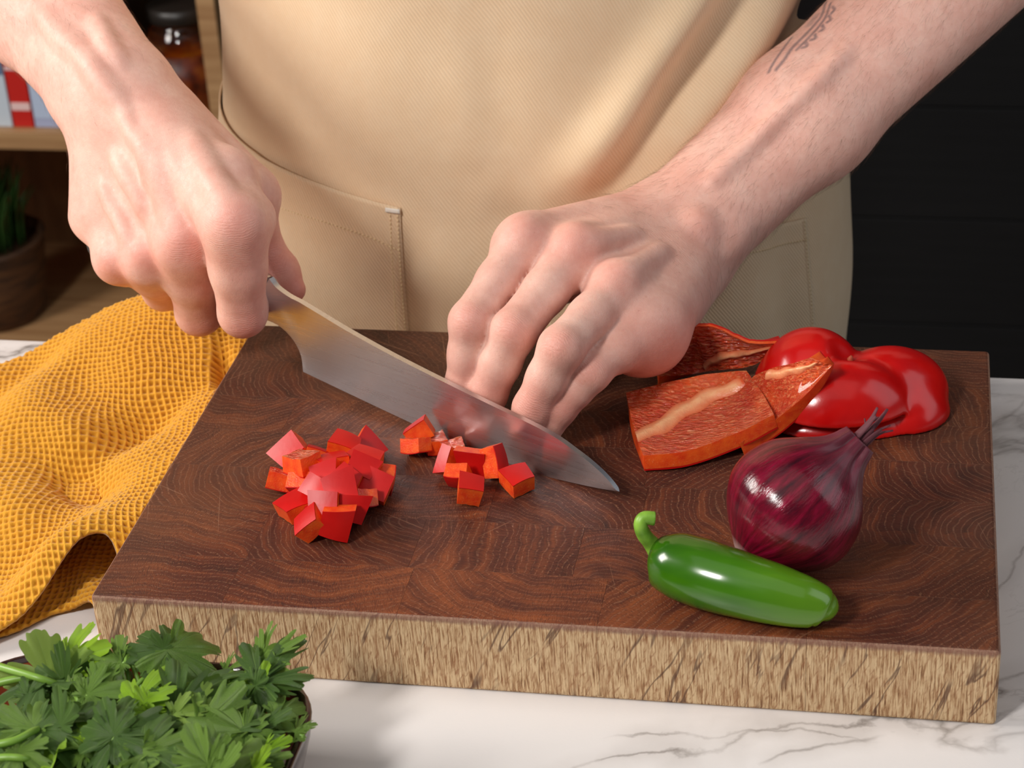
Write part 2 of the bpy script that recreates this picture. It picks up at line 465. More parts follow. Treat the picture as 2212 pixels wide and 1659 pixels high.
def sidegrain_mat():
    t = NT('side_grain_wood'); p = t.geo_pos()
    f1 = t.noise(t.mapv(p, (1500, 1500, 110)), 1.0, 4, 0.65, 0.25).outputs[0]
    f2 = t.noise(t.mapv(p, (420, 420, 45), (0, 0, 0)), 1.0, 3, 0.6).outputs[0]
    fleck = t.noise(t.rotscale(p, (0, -0.45, 0), (900, 900, 230)), 1.0, 2, 0.5).outputs[0]
    c = t.ramp(f1, [(0.32, srgb(112, 72, 44)), (0.44, srgb(178, 138, 98)), (0.56, srgb(220, 190, 148))])
    c = t.mix(t.ramp(f2, [(0.50, 0.0), (0.68, 0.45)]), c, srgb(156, 108, 72))
    c = t.mix(t.ramp(fleck, [(0.58, 0.0), (0.68, 0.55)]), c, srgb(146, 92, 58))
    # dark mineral streaks running diagonally
    dv = t.rotscale(p, (0, -0.42, 0), (95, 95, 17))
    dn = t.noise(dv, 1.0, 3, 0.5, 0.6).outputs[0]
    dk = t.ramp(t.math('ABSOLUTE', t.math('SUBTRACT', dn, 0.5)), [(0.0, 0.85), (0.012, 0.6), (0.022, 0.0)])
    dm = t.ramp(t.noise(t.mapv(p, (40, 40, 40)), 1.0, 2).outputs[0], [(0.42, 0.0), (0.56, 1.0)])
    c = t.mix(t.math('MULTIPLY', dk, dm), c, srgb(94, 64, 50))
    # worn purple-brown strip along the top edge
    z = t.sep(p)[2]
    top = t.math('ADD', t.math('MULTIPLY', t.math('SUBTRACT', z, BT - 0.0030), 700.0), t.math('MULTIPLY', t.math('SUBTRACT', t.noise(p, 500, 3).outputs[0], 0.5), 1.6), clamp=True)
    c = t.mix(t.math('MULTIPLY', top, 0.8), c, srgb(128, 88, 76))
    t.P(Base_Color=c, Roughness=0.62, Specular_IOR_Level=0.3, Normal=t.bump(f1, 0.0006, 0.6))
    return t.m
ENDG = endgrain_mat(); SIDEG = sidegrain_mat()
board = empty('cutting_board', (BW / 2, BD / 2, 0.0))
tag(board, 'thick end-grain wooden cutting board on the marble counter', 'cutting board')
rows = [0.0, 0.030, 0.063, 0.094, 0.122, 0.151, 0.183, BD]
rb = random.Random(3)
def block(x0, x1, y0, y1):
    g = 0.00005
    o_l, o_r, o_f, o_b = x0 < 1e-4, x1 > BW - 1e-4, y0 < 1e-4, y1 > BD - 1e-4
    bm = box_bm((x0 + (0 if o_l else g), y0 + (0 if o_f else g), 0.0), (x1 - (0 if o_r else g), y1 - (0 if o_b else g), BT))
    eo, ei = [], []
    for e in bm.edges:
        m = (e.verts[0].co + e.verts[1].co) / 2; d = e.verts[0].co - e.verts[1].co
        vertical = abs(d.z) > 0.5 * BT
        outx = (o_l and abs(m.x - x0) < 1e-4) or (o_r and abs(m.x - x1) < 1e-4)
        outy = (o_f and abs(m.y - y0) < 1e-4) or (o_b and abs(m.y - y1) < 1e-4)
        if vertical and outx and outy: eo.append(e)
        elif not vertical and (outx or outy): eo.append(e)
        elif not vertical and m.z > BT / 2: ei.append(e)
    if eo: bmesh.ops.bevel(bm, geom=eo, offset=0.0016, segments=3, affect='EDGES', profile=0.5)
    c = Vector(((x0 + x1) / 2, (y0 + y1) / 2, 0))
    bmesh.ops.recalc_face_normals(bm, faces=bm.faces)
    for f in bm.faces: f.material_index = 0 if f.normal.z > 0.80 else 1
    bmesh.ops.translate(bm, verts=bm.verts, vec=-c)
    o = bm_obj('wood_block', bm, [ENDG, SIDEG], board, local=True)
    o.location = c - board.location
for r in range(len(rows) - 1):
    x = 0.0; first = True
    while x < BW - 1e-5:
        w = rb.uniform(0.055, 0.085)
        if first: w *= rb.uniform(0.6, 1.0); first = False
        x1 = x + w
        if BW - x1 < 0.028: x1 = BW
        block(x, x1, rows[r], rows[r + 1]); x = x1
# ---------------------------------------------------------------- knife plane (used by knife and hands)
_KA = PZ(1000, 965, BT); _KB = PZ(1170, 1026, BT)
KU = unit(_KA - _KB)                                   # towards the butt of the knife
KN = np.array([KU[1], -KU[0], 0.0]); KN *= -np.sign(KN[1])   # towards the camera
def PK(px, py, off=0.0):
    r = ray(px, py); t = (off - (CAM - _KA) @ KN) / (r @ KN); return CAM + r * t
# ---------------------------------------------------------------- chef's knife
def steel(name, rough, col=(0.62, 0.62, 0.64)):
    t = NT(name); o = t.obj()
    # brushing along the blade: object x runs along the knife
    st = t.noise(t.mapv(o, (14, 1, 1300)), 1.0, 4, 0.6).outputs[0]
    scr = t.noise(t.mapv(o, (22, 1, 900), (0, 0.10, 0)), 1.0, 2, 0.5).outputs[0]
    sc = t.ramp(scr, [(0.66, 0.0), (0.74, 1.0)])
    c = t.mix(t.math('MULTIPLY', st, 0.35), col, (0.36, 0.36, 0.38))
    c = t.mix(t.math('MULTIPLY', sc, 0.25), c, (0.9, 0.9, 0.92))
    r = t.math('ADD', t.math('MULTIPLY', st, 0.16), rough - 0.06)
    b = t.bump(st, 0.00006, 0.5)
    tg = t.n('Tangent', direction_type='UV_MAP')
    t.P(Base_Color=c, Metallic=1.0, Roughness=r, Normal=b, Anisotropic=0.75, Tangent=tg.outputs[0])
    return t.m
STEEL = steel('brushed_blade_steel', 0.27, (0.74, 0.74, 0.76))
BOLST = steel('polished_bolster_steel', 0.20, (0.72, 0.72, 0.73))
HANDLE = simple_mat('black_handle', (0.012, 0.012, 0.012), 0.4)

knife = empty('chef_knife', PK(1000, 965))
tag(knife, 'steel chef knife with brushed blade cutting diced red pepper', 'knife')
kang = math.atan2(KU[1], KU[0])
def klocal(s, n, z):           # s along knife from contact point A towards butt, n to camera, z above board
    return _KA + KU * s + KN * n + np.array([0, 0, z])
def k_sz(px, py):
    q = PK(px, py); return (q - _KA) @ KU, q[2] - BT
edge = catmull([k_sz(*p) for p in ((1338, 1062), (1290, 1054), (1230, 1041), (1170, 1026), (1090, 999), (1000, 965), (900, 919), (800, 872), (720, 834), (655, 803))], 60)
spine = catmull([k_sz(*p) for p in ((1338, 1062), (1318, 1036), (1290, 1008), (1250, 976), (1180, 929), (1030, 856), (870, 776), (760, 716), (690, 674), (650, 650))], 60)
heel_up = catmull([k_sz(*p) for p in ((655, 803), (650, 765), (634, 730), (608, 700), (578, 682))], 14)
sp_up = catmull([k_sz(*p) for p in ((650, 650), (630, 640), (612, 628), (598, 616), (586, 600))], 14)
# cross sections from tip to butt: lower point, upper point
low = np.vstack([edge, heel_up[1:]]); upp = np.vstack([spine, sp_up[1:]])
nsec = len(low); NV = 11
verts = []
for i in range(nsec):
    lo_, up_ = low[i], upp[i]
    hgt = np.linalg.norm(up_ - lo_)
    t = np.linspace(0, 1, NV)
    thick_top = 0.0009 + 0.0003 * min(1, i / 45)
    in_heel = max(0.0, (i - 59) / 13.0)
    for side in (1, -1):
        for tt in t:
            sz = lo_ * (1 - tt) + up_ * tt
            th = thick_top * min(1.0, tt / 0.9) * (1 if hgt > .002 else hgt / .002) + 0.00006
            th = th + in_heel ** 2 * (0.0052 * math.sin(math.pi * min(1, 0.15 + tt * .85)) ** .7)
            verts.append(klocal(sz[0], side * th, sz[1]))
verts = np.array(verts)
faces = []
ring = 2 * NV
order = list(range(NV)) + list(range(2 * NV - 1, NV - 1, -1))
for i in range(nsec - 1):
    for k in range(ring):
        a, b = order[k], order[(k + 1) % ring]
        faces.append((i * ring + a, i * ring + b, (i + 1) * ring + b, (i + 1) * ring + a))
faces.append([order[k] for k in range(ring)][::-1]); faces.append([(nsec - 1) * ring + order[k] for k in range(ring)])
def knife_part(name, verts, faces, mat, smooth=True):
    o = bpy.data.objects.new(name, bpy.data.meshes.new(name)); link(o, knife)
    V = np.asarray(verts) - np.array(knife.location)
    c, s = math.cos(-kang), math.sin(-kang)
    V = np.stack([V[:, 0] * c - V[:, 1] * s, V[:, 0] * s + V[:, 1] * c, V[:, 2]], 1)
    o.data.from_pydata(V.tolist(), [], [list(map(int, f)) for f in faces]); o.data.materials.append(mat)
    uvl = o.data.uv_layers.new(name='UVMap'); li = np.empty(len(o.data.loops), np.int32); o.data.loops.foreach_get('vertex_index', li)
    uvl.data.foreach_set('uv', (V[:, [2, 0]] * 10)[li].astype(np.float32).ravel())
    if smooth: o.data.polygons.foreach_set('use_smooth', [True] * len(o.data.polygons))
    bm = bmesh.new(); bm.from_mesh(o.data); bmesh.ops.recalc_face_normals(bm, faces=bm.faces)
    for e in bm.edges:
        if len(e.link_faces) == 2 and e.calc_face_angle(0) > 0.6: e.smooth = False
    bm.to_mesh(o.data); bm.free()
    return o
knife.rotation_euler = (0, 0, kang)
blade = knife_part('blade', verts, faces, STEEL)
# bolster and handle: swept rounded section continuing from the heel, inside the fist
mid = [k_sz(581, 641), k_sz(550, 630), k_sz(510, 618)]
d0 = unit(np.array([*(np.array(mid[2]) - np.array(mid[0]))]))
h0 = np.array(mid[0])
def sweep(s0, s1, ra, rb, n, bend=0.0):
    V = []; a = np.linspace(0, 2 * math.pi, 20, endpoint=False)
    for i in range(n):
        t = i / (n - 1); s = s0 + (s1 - s0) * t
        c = h0 + d0 * s + np.array([0, bend * t * t])
        rr = ra + (rb - ra) * t
        wv = 1.0 + 0.08 * math.sin(t * math.pi * 2)
        for aa in a:
            ca, sa = math.cos(aa), math.sin(aa)
            ca = math.copysign(abs(ca) ** .8, ca); sa = math.copysign(abs(sa) ** .8, sa)
            V.append(klocal(c[0] , rr[0] * ca * wv, c[1] + rr[1] * sa * wv))
    F = []
    for i in range(n - 1):
        for k in range(20):
            k2 = (k + 1) % 20; F.append((i * 20 + k, i * 20 + k2, (i + 1) * 20 + k2, (i + 1) * 20 + k))
    F.append(list(range(20))[::-1]); F.append([(n - 1) * 20 + k for k in range(20)])
    return V, F
V, Fc = sweep(-.0005, .016, np.array([.0056, .0093]), np.array([.0085, .0100]), 8); knife_part('bolster', V, Fc, BOLST)
V, Fc = sweep(.0155, .105, np.array([.0086, .0102]), np.array([.0090, .0110]), 14, .004); knife_part('handle', V, Fc, HANDLE)
# ---------------------------------------------------------------- person: one body mesh (arms, hands, torso), clothes as children
def skin_material():
    t = NT('skin')
    pos = t.obj()
    vc = t.n('Attribute', attribute_name='red').outputs['Fac']
    ink = t.n('Attribute', attribute_name='ink').outputs['Fac']
    blot = t.noise(pos, 55, 3, 0.6).outputs[0]
    fine = t.noise(pos, 420, 3, 0.6).outputs[0]
    col = t.ramp(blot, [(0.30, srgb(226, 172, 155)), (0.5, srgb(233, 184, 167)), (0.70, srgb(239, 196, 179))])
    red = t.math('ADD', vc, t.math('MULTIPLY', t.math('SUBTRACT', fine, 0.5), 0.22), clamp=True)
    col = t.mix(t.math('MULTIPLY', red, 0.60), col, srgb(216, 116, 100))
    col = t.mix(t.math('MULTIPLY', t.ramp(fine, [(0.3, 0.0), (0.75, 1.0)]), 0.16), col, srgb(198, 128, 106))
    frk = t.ramp(t.voro(pos, 170).outputs[0], [(0.0, 1.0), (0.10, 0.0)])
    col = t.mix(t.math('MULTIPLY', frk, 0.35), col, srgb(186, 112, 88))
    col = t.mix(t.math('MULTIPLY', ink, 0.75), col, srgb(74, 76, 90))
    # fine creases: stretched cells across the limb + pores
    v1 = t.voro(t.mapv(pos, (1, 1, 1)), 900, 'DISTANCE_TO_EDGE').outputs[0]
    h1 = t.ramp(v1, [(0.0, 0.0), (0.10, 1.0)])
    wr = t.n('Attribute', attribute_name='wrinkle').outputs['Fac']
    wp = t.n('Attribute', attribute_name='along').outputs['Fac']
    wv = t.math('SINE', t.math('ADD', t.math('MULTIPLY', wp, 6500.0), t.math('MULTIPLY', t.noise(pos, 200, 3).outputs[0], 22.0)))
    b1 = t.bump(h1, 0.00012, 0.30)
    b2 = t.bump(t.noise(pos, 300, 4, 0.65).outputs[0], 0.0004, 0.35, b1)
    b3 = t.bump(t.math('MULTIPLY', wv, wr), 0.00008, 0.42, b2)
    rough = t.ramp(fine, [(0.3, 0.42), (0.7, 0.56)])
    t.P(Base_Color=col, Roughness=rough, Normal=b3, Subsurface_Weight=0.16, Subsurface_Radius=(1.0, 0.36, 0.18), Subsurface_Scale=0.004, Specular_IOR_Level=0.42)
    return t.m
SKIN = skin_material()

# ---- right arm (holds the knife)
VH = 0.0010
def finger(F, chain_pts, radii, k=0.004):
    a = F.new()
    for i in range(len(chain_pts) - 1):
        F.cone(a, chain_pts[i], chain_pts[i + 1], radii[i], radii[i + 1], k if i else 0)
    return a

def right_arm():
    iM, mM, rM, lM = PK(504, 492, .022), PK(398, 530, .024), PK(320, 560, .027), PK(257, 562, .028)
    Wr = chain(mM, (244, 196), .086)
    El = chain(Wr, (-193, -372), .25)
    iP = chain(iM, (524, 676), .045); mP = chain(mM, (430, 674), .047); rP = chain(rM, (354, 624), .044); lP = chain(lM, (290, 574), .034)
    lat = unit(iM - lM); fwd = unit(mM - Wr); dor = unit(np.cross(lat, fwd))
    if dor[2] < 0: dor = -dor
    lat = unit(np.cross(fwd, dor)) * np.sign(np.cross(fwd, dor) @ lat)
    lo = np.minimum(np.array([-0.235, 0.105, 0.030]), 0); hi = np.array([0.065, 0.40, 0.27])
    lo = np.array([-0.235, 0.105, 0.030])
    F = Field(lo, hi, VH)
    D = F.new()
    # palm
    for M, off, r1 in ((iM, .0065, .0112), (mM, .002, .0112), (rM, -.0035, .0104), (lM, -.0095, .0094)):
        c = Wr + lat * off + fwd * .008
        F.cone(D, c, M - dor * .001, .0145, r1, .008)
        F.cone(D, c - dor * .010, M - dor * .011 - fwd * .006, .0145, r1, .009)
    for M, Pp, r1 in ((iM, iP, .0104), (mM, mP, .0100), (rM, rP, .0094), (lM, lP, .0086)):
        F.cone(D, M - fwd * .004, M + (Pp - M) * .36 - dor * .001, r1, r1 * .88, .0075)
    # fleshy ulnar edge and thumb web
    F.cone(D, Wr - lat * .012 + fwd * .012 - dor * .012, lM + lat * .002 - dor * .012 - fwd * .016, .0150, .0105, .010)
    F.cone(D, Wr - lat * .011 - dor * .004, lM - fwd * .026 - lat * .002, .0140, .0115, .010)
    # forearm: two bones with muscle
    fdir = unit(El - Wr); flat_lat = unit(lat - fdir * (lat @ fdir)); fdor = unit(np.cross(flat_lat, fdir)); fdor *= np.sign(fdor @ dor)
    A = D
    for s, rw, rm, re in ((1, .0176, .0245, .032), (-1, .0176, .0240, .030)):
        w0 = Wr + flat_lat * s * .0075 + fdir * .002; m0 = Wr + fdir * .085 + flat_lat * s * .0085; e0 = Wr + fdir * .235 + flat_lat * s * .010
        F.cone(A, w0, m0, rw, rm, .012); F.cone(A, m0, e0, rm, re, .015)
    F.ell(A, Wr - flat_lat * .014 + fdor * .009 + fdir * .012, [flat_lat, fdor, fdir], (.009, .008, .011), .008)
    F.cone(A, Wr + fwd * .012 + lat * .004, Wr + fdir * .025, .0165, .0180, .012)
    # thumb: hidden base, visible edge beyond the index finger
    tC = Wr + lat * .006 + fwd * .022 - dor * .019
    tM = PK(534, 420, -.012); tI = PK(563, 545, -.0175); tT = PK(632, 626, -.0175)
    th = F.new()
    F.cone(th, tC, tM, .0140, .0118, 0); F.cone(th, tM, tI, .0114, .0100, .005); F.cone(th, tI, tI * .45 + tT * .55, .0102, .0092, .004); F.cone(th, tI * .45 + tT * .55, tT, .0092, .0058, .004)
    F.cone(D, tC, tM - dor * .004, .0140, .0105, .010)
    F.cone(D, tM - lat * .006, iM - fwd * .030 - dor * .012, .0090, .0105, .008)
    # fingers
    def curl(P, M, prox_r, pip_r, mid_L, dis_L, lift):
        d1 = unit(-KN * 0.80 + KU * .48 + np.array([0, 0, lift]))
        Dp = P + d1 * mid_L
        d2 = unit(-KN * 0.30 + KU * .30 + np.array([0, 0, .35])); T = Dp + d2 * dis_L
        a = F.new()
        mid = M * .5 + P * .5
        F.cone(a, M, mid, prox_r[0], prox_r[1], 0); F.cone(a, mid, P, prox_r[1], pip_r, .004)
        F.cone(a, P, Dp, pip_r * .98, pip_r * .86, .003); F.cone(a, Dp, T, pip_r * .86, pip_r * .68, .003)
        return a
    fi = curl(iP, iM, (.0114, .0112), .0102, .022, .012, .04)
    fm = curl(mP, mM, (.0112, .0104), .0102, .029, .020, .15)
    fr = curl(rP, rM, (.0104, .0098), .0096, .026, .018, .2)
    fl = curl(lP, lM, (.0096, .0090), .0086, .020, .016, .25)
    out = A
    for f, k in ((fi, .007), (fm, .007), (fr, .006), (fl, .006)):
        out = smin(out, smin(A, f, k), .0004) if out is A else smin(out, smin(A, f, k), .0009)
    out = smin(out, smin(A, th, .006), .0006)
    # surface detail placed on the skin along lines of sight
    base = out.copy()
    H = lambda x, y: F.hit(base, x, y)
    def bump_at(px, py, r, sink, k):
        h = H(px, py)
        if h is not None: F.ell(out, h + VIEW * sink, np.eye(3), (r, r, r), k)
    for (px, py, r, s, k) in ((508, 468, .0085, .0082, .007), (395, 510, .0080, .0066, .005), (316, 546, .0064, .0054, .004), (247, 557, .0068, .0060, .004)):
        bump_at(px, py, r, s, k)
    def ridge(pts, r, sink, k):
        hs = [H(*p) for p in pts]
        if any(h is None for h in hs): return
        hs = [h + VIEW * sink for h in catmull(hs, 3 * len(hs))]
        m_ = len(hs) - 1
        for i_, (a, b) in enumerate(zip(hs[:-1], hs[1:])):
            w0, w1 = math.sin(math.pi * min(1, (i_ + .3) / (m_ + .6))) ** .6, math.sin(math.pi * min(1, (i_ + 1.3) / (m_ + .6))) ** .6
            sk = VIEW * (1 - w0) * r * .9
            F.cone(out, a + sk, b + VIEW * (1 - w1) * r * .9, r * (.3 + .7 * w0), r * (.3 + .7 * w1), k)
    ridge([(322, 300), (345, 380), (372, 450), (390, 500)], .0030, .0027, .007)      # tendon, middle
    ridge([(410, 300), (440, 360), (470, 410), (495, 450)], .0030, .0028, .007)      # tendon, index
    ridge([(250, 335), (272, 375), (296, 415), (314, 462)], .0018, .00150, .0055)      # veins
    ridge([(262, 225), (286, 285), (312, 318), (322, 360), (330, 400)], .0018, .00150, .0055)
    ridge([(85, 20), (130, 75), (190, 130), (225, 185), (262, 225)], .0022, .0019, .007)
    ridge([(205, 40), (232, 95), (262, 140)], .0016, .00135, .006)
    ridge([(222, 400), (240, 440), (262, 480), (275, 520)], .0014, .0012, .005)
    P, Q = F.mesh(out, 1)
    red = [(H(505, 475), .011, .75), (H(395, 525), .012, .85), (H(316, 555), .009, .8), (H(250, 575), .011, .7), (H(528, 715), .010, .8), (H(430, 712), .008, .6),
           (H(600, 560), .016, .8), (H(645, 625), .014, .9), (H(520, 560), .014, .3), (H(330, 250), .02, .18)]
    wr = [(H(500, 520), .012, iP - iM), (H(525, 700), .008, iP - iM), (H(430, 700), .007, mP - mM), (H(606, 556), .010, tI - tM), (H(395, 545), .009, mP - mM)]
    return P, Q, [r for r in red if r[0] is not None], [w for w in wr if w[0] is not None], El, dict(Wr=Wr, fdir=fdir)

def left_arm():
    iD = PK(1003, 832, -.0135); iP = chain(iD, (1018, 696), .0285, False); iM = chain(iP, (1134, 522), .047)
    mD = PK(1052, 852, -.0135); mP = chain(mD, (1110, 716), .0305, False); mM = chain(mP, (1244, 545), .0495)
    rD = PK(1150, 882, -.0135); rP = chain(rD, (1212, 752), .0290, False); rM = chain(rP, (1334, 622), .0460)
    lD = PK(1210, 880, -.022); lP = chain(lD, (1274, 805), .0190, False); lM = chain(lP, (1392, 700), .0360)
    Wr = chain(mM, (1466, 512), .086)
    El = chain(Wr, (2345, -325), .262)
    lat = unit(lM - iM); fwd = unit(mM - Wr); dor = unit(np.cross(lat, fwd))
    if dor[2] < 0: dor = -dor
    lat = unit(lat - fwd * (lat @ fwd))
    lo = np.array([0.085, 0.085, 0.020]); hi = np.array([0.395, 0.395, 0.275])
    F = Field(lo, hi, VH); D = F.new()
    for M, off, r1 in ((iM, -.013, .0112), (mM, -.004, .0112), (rM, .004, .0106), (lM, .012, .0098)):
        c = Wr + lat * off + fwd * .008
        F.cone(D, c, M - dor * .001, .0150, r1, .008)
        F.cone(D, c - dor * .010, M - dor * .011 - fwd * .004, .0150, r1, .009)
    for M, Pp, r1 in ((iM, iP, .0098), (mM, mP, .0098), (rM, rP, .0092), (lM, lP, .0084)):
        F.cone(D, M - fwd * .004, M + (Pp - M) * .08, r1, r1 * .92, .0070)
    # heel of the hand (ulnar side) and ball of the thumb
    F.cone(D, Wr + lat * .010 - dor * .008, lM - dor * .010 - fwd * .012, .0165, .0120, .010)
    F.cone(D, Wr + lat * .011 - dor * .002 + fwd * .010, lM - fwd * .010, .0145, .0110, .010)
    F.cone(D, lM - dor * .008 - fwd * .012, lM + (lP - lM) * .45 - dor * .003, .0120, .0080, .010)
    F.cone(D, Wr - lat * .012 - dor * .012 + fwd * .012, iM - fwd * .030 - dor * .020, .0160, .0140, .010)
    fdir = unit(El - Wr); fl = unit(lat - fdir * (lat @ fdir)); fdor = unit(np.cross(fl, fdir)); fdor *= np.sign(fdor @ dor)
    A = D
    for s, rw, rm, re in ((1, .0172, .0200, .0250), (-1, .0176, .0212, .0265)):
        w0 = Wr + fl * s * .0085 + fdir * .002; m0 = Wr + fdir * .080 + fl * s * .0085; e0 = Wr + fdir * .245 + fl * s * .010
        F.cone(A, w0, m0, rw, rm, .012); F.cone(A, m0, e0, rm, re, .015)
    F.ell(A, Wr + fl * .018 + fdor * .010 + fdir * .012, [fl, fdor, fdir], (.0095, .0085, .011), .008)
    F.cone(A, Wr + fwd * .012, Wr + fdir * .025, .0175, .0185, .014)
    def straight(M, P, Dp, r, down):
        T = Dp + unit(unit(Dp - P) * .75 + np.array([0, 0, -.66])) * .019
        T[2] = max(T[2], BT + r[4] + .0005)
        a = F.new(); mid = M * .5 + P * .5; mid2 = P * .5 + Dp * .5
        F.cone(a, M, mid, r[0], r[1], 0); F.cone(a, mid, P, r[1], r[2], .004)
        F.cone(a, P, mid2, r[2], r[3], .003); F.cone(a, mid2, Dp, r[3], r[3] * .97, .003); F.cone(a, Dp, T, r[3] * .97, r[4], .003)
        return a
    fi = straight(iM, iP, iD, (.0106, .0089, .0090, .0080, .0066), 0)
    fm = straight(mM, mP, mD, (.0108, .0091, .0093, .0083, .0068), 0)
    fr = straight(rM, rP, rD, (.0102, .0087, .0090, .0080, .0064), 0)
    fq = straight(lM, lP, lD, (.0094, .0080, .0080, .0070, .0058), 0)
    tC = Wr - lat * .022 + fwd * .018 - dor * .016
    tM = iM - fwd * .022 - dor * .026 - lat * .004; tI = tM + np.array([-.010, -.022, -.012]); tT = tI + np.array([-.002, -.020, -.012])
    tT[2] = max(tT[2], BT + .008)
    th = F.new(); F.cone(th, tC, tM, .0145, .0120, 0); F.cone(th, tM, tI, .0115, .0100, .005); F.cone(th, tI, tT, .0100, .0075, .004)
    out = None
    for f, k in ((fi, .0055), (fm, .0055), (fr, .0055), (fq, .0055), (th, .008)):
        g = smin(A, f, k); out = g if out is None else smin(out, g, .0013)
    base = out.copy(); H = lambda x, y: F.hit(base, x, y)
    def bump_at(px, py, r, sink, k):
        h = H(px, py)
        if h is not None: F.ell(out, h + VIEW * sink, np.eye(3), (r, r, r), k)
    for (px, py, r, s, k) in ((1134, 512, .0075, .0070, .006), (1246, 526, .0078, .0068, .006), (1335, 598, .0068, .0061, .006), (1508, 492, .0085, .0066, .006)):
        bump_at(px, py, r, s, k)
    for (px, py, r) in ((1018, 690, .0066), (1110, 710, .0068), (1214, 748, .0064)):
        bump_at(px, py, r, r * .91, .004)
    def ridge(pts, r, sink, k, cut=False):
        hs = [H(*p) for p in pts]
        if any(h is None for h in hs): return
        hs = [h + VIEW * sink for h in catmull(hs, 3 * len(hs))]
        for a, b in zip(hs[:-1], hs[1:]): F.cone(out, a, b, r, r, k, cut=cut)
    ridge([(1370, 505), (1320, 515), (1275, 522)], .0026, .0021, .005)
    ridge([(1430, 540), (1395, 562), (1355, 588)], .0020, .0019, .006)
    ridge([(1540, 390), (1610, 325), (1680, 255), (1760, 180), (1830, 110)], .0018, .0016, .006)
    P, Q = F.mesh(out, 1)
    red = [(H(1130, 505), .010, .5), (H(1246, 525), .013, .7), (H(1335, 600), .010, .55), (H(1390, 680), .010, .4), (H(1018, 692), .008, .7), (H(1110, 715), .008, .75), (H(1213, 750), .008, .65),
           (H(1272, 800), .009, .75), (H(1008, 820), .010, .5), (H(1055, 850), .010, .55), (H(1155, 880), .011, .75), (H(1215, 880), .012, .8), (H(1430, 740), .018, .7), (H(1480, 690), .014, .4), (H(1512, 500), .010, .45)]
    wr = [(H(1018, 690), .0075, iP - iM), (H(1110, 712), .008, mP - mM), (H(1213, 750), .008, rP - rM), (H(1274, 800), .007, lP - lM), (H(1152, 880), .007, rD - rP), (H(1440, 530), .016, fdir)]
    dx_ = 12
    ink = [[H(x + dx_, y) for x, y in pl] for pl in (
        ((1772, 4), (1764, 30), (1748, 52), (1726, 76), (1700, 102), (1682, 128), (1664, 150)),
        ((1782, 6), (1772, 34), (1756, 58), (1734, 82), (1708, 108)),
        ((1750, 8), (1728, 34), (1712, 58), (1698, 80), (1680, 104), (1662, 130), (1648, 156)),
        ((1752, 14), (1742, 30), (1728, 46)), ((1758, 10), (1750, 34), (1736, 52)), ((1744, 20), (1730, 40), (1718, 54)),
        ((1786, 14), (1790, 20), (1784, 28)), ((1778, 34), (1782, 42), (1774, 48)), ((1764, 54), (1767, 62), (1758, 67)), ((1748, 74), (1750, 82), (1740, 86)), ((1730, 92), (1730, 100), (1720, 103)))]
    return P, Q, [r for r in red if r[0] is not None], [w for w in wr if w[0] is not None], El, dict(Wr=Wr, fdir=fdir, ink=ink)

def torso_part(elR, elL, wR, wL):
    """hips, trunk, neck and upper arms: under the clothes and outside the photograph"""
    F = Field((-0.34, 0.20, -0.32), (0.56, 0.60, 0.62), .006); D = F.new()
    cx = 0.0985; cy = 0.405
    ex = np.eye(3)
    for z, a, b in ((-.25, .150, .112), (-.10, .148, .110), (.05, .138, .104), (.20, .150, .108), (.34, .165, .112)):
        F.ell(D, (cx, cy, z), ex, (a, b, .14), .05)
    F.cone(D, (cx - .12, cy, .46), (cx + .12, cy, .46), .062, .062, .05)
    F.cone(D, (cx, cy, .48), (cx, cy - .01, .60), .058, .055, .04)
    for sx, el, wd in ((-1, elR, wR), (1, elL, wL)):
        sh = np.array([cx + sx * .185, cy, .455])
        F.cone(D, sh, el, .050, .039, .03)
        F.cone(D, el, el + unit(wd - el) * .035, .037, .033, .02)
    return F.mesh(D, 1)

PR, QR, redR, wrR, elR, infoR = right_arm()
PL, QL, redL, wrL, elL, infoL = left_arm()
PT, QT = torso_part(elR, elL, infoR['Wr'], infoL['Wr'])
allV = np.concatenate([PR, PL, PT]); allF = np.concatenate([QR, QL + len(PR), QT + len(PR) + len(PL)])
person = empty('person', (0.0985, 0.42, -0.90))
tag(person, 'person in a beige apron behind the counter, holding knife in one hand', 'person')
body = mesh_obj('body', allV, allF, SKIN, person)
def attr(name, vals):
    a = body.data.attributes.new(name, 'FLOAT', 'POINT'); a.data.foreach_set('value', np.asarray(vals, np.float32))
red = np.full(len(allV), 0.05)
for c, r, s in redR + redL:
    d = np.linalg.norm(allV - c, axis=1); red = np.maximum(red, s * np.exp(-(d / r) ** 2))
wrk = np.full(len(allV), 0.0); alo = allV @ np.array([0.2, 0.5, 0.8])
for c, r, dirn in wrR + wrL:
    d = np.linalg.norm(allV - c, axis=1); w = np.exp(-(d / r) ** 2)
    m = d < r * 1.8; wrk[m] = np.maximum(wrk[m], w[m]); alo[m] = (allV[m] - c) @ unit(dirn)
ink = np.zeros(len(allV))
for pl, w in zip(infoL['ink'], (.0009, .0007, .0007, .0022, .0022, .0020, .0007, .0007, .0007, .0007, .0007)):
    pl = [p for p in pl if p is not None]
    if len(pl) >= 2:
        for q in catmull(pl, 60):
            d = np.linalg.norm(allV - q, axis=1); ink = np.maximum(ink, np.clip(1.5 - d / w, 0, 1) * (.5 if w > .0015 else .9))
attr('red', red); attr('wrinkle', wrk); attr('along', alo); attr('ink', ink)

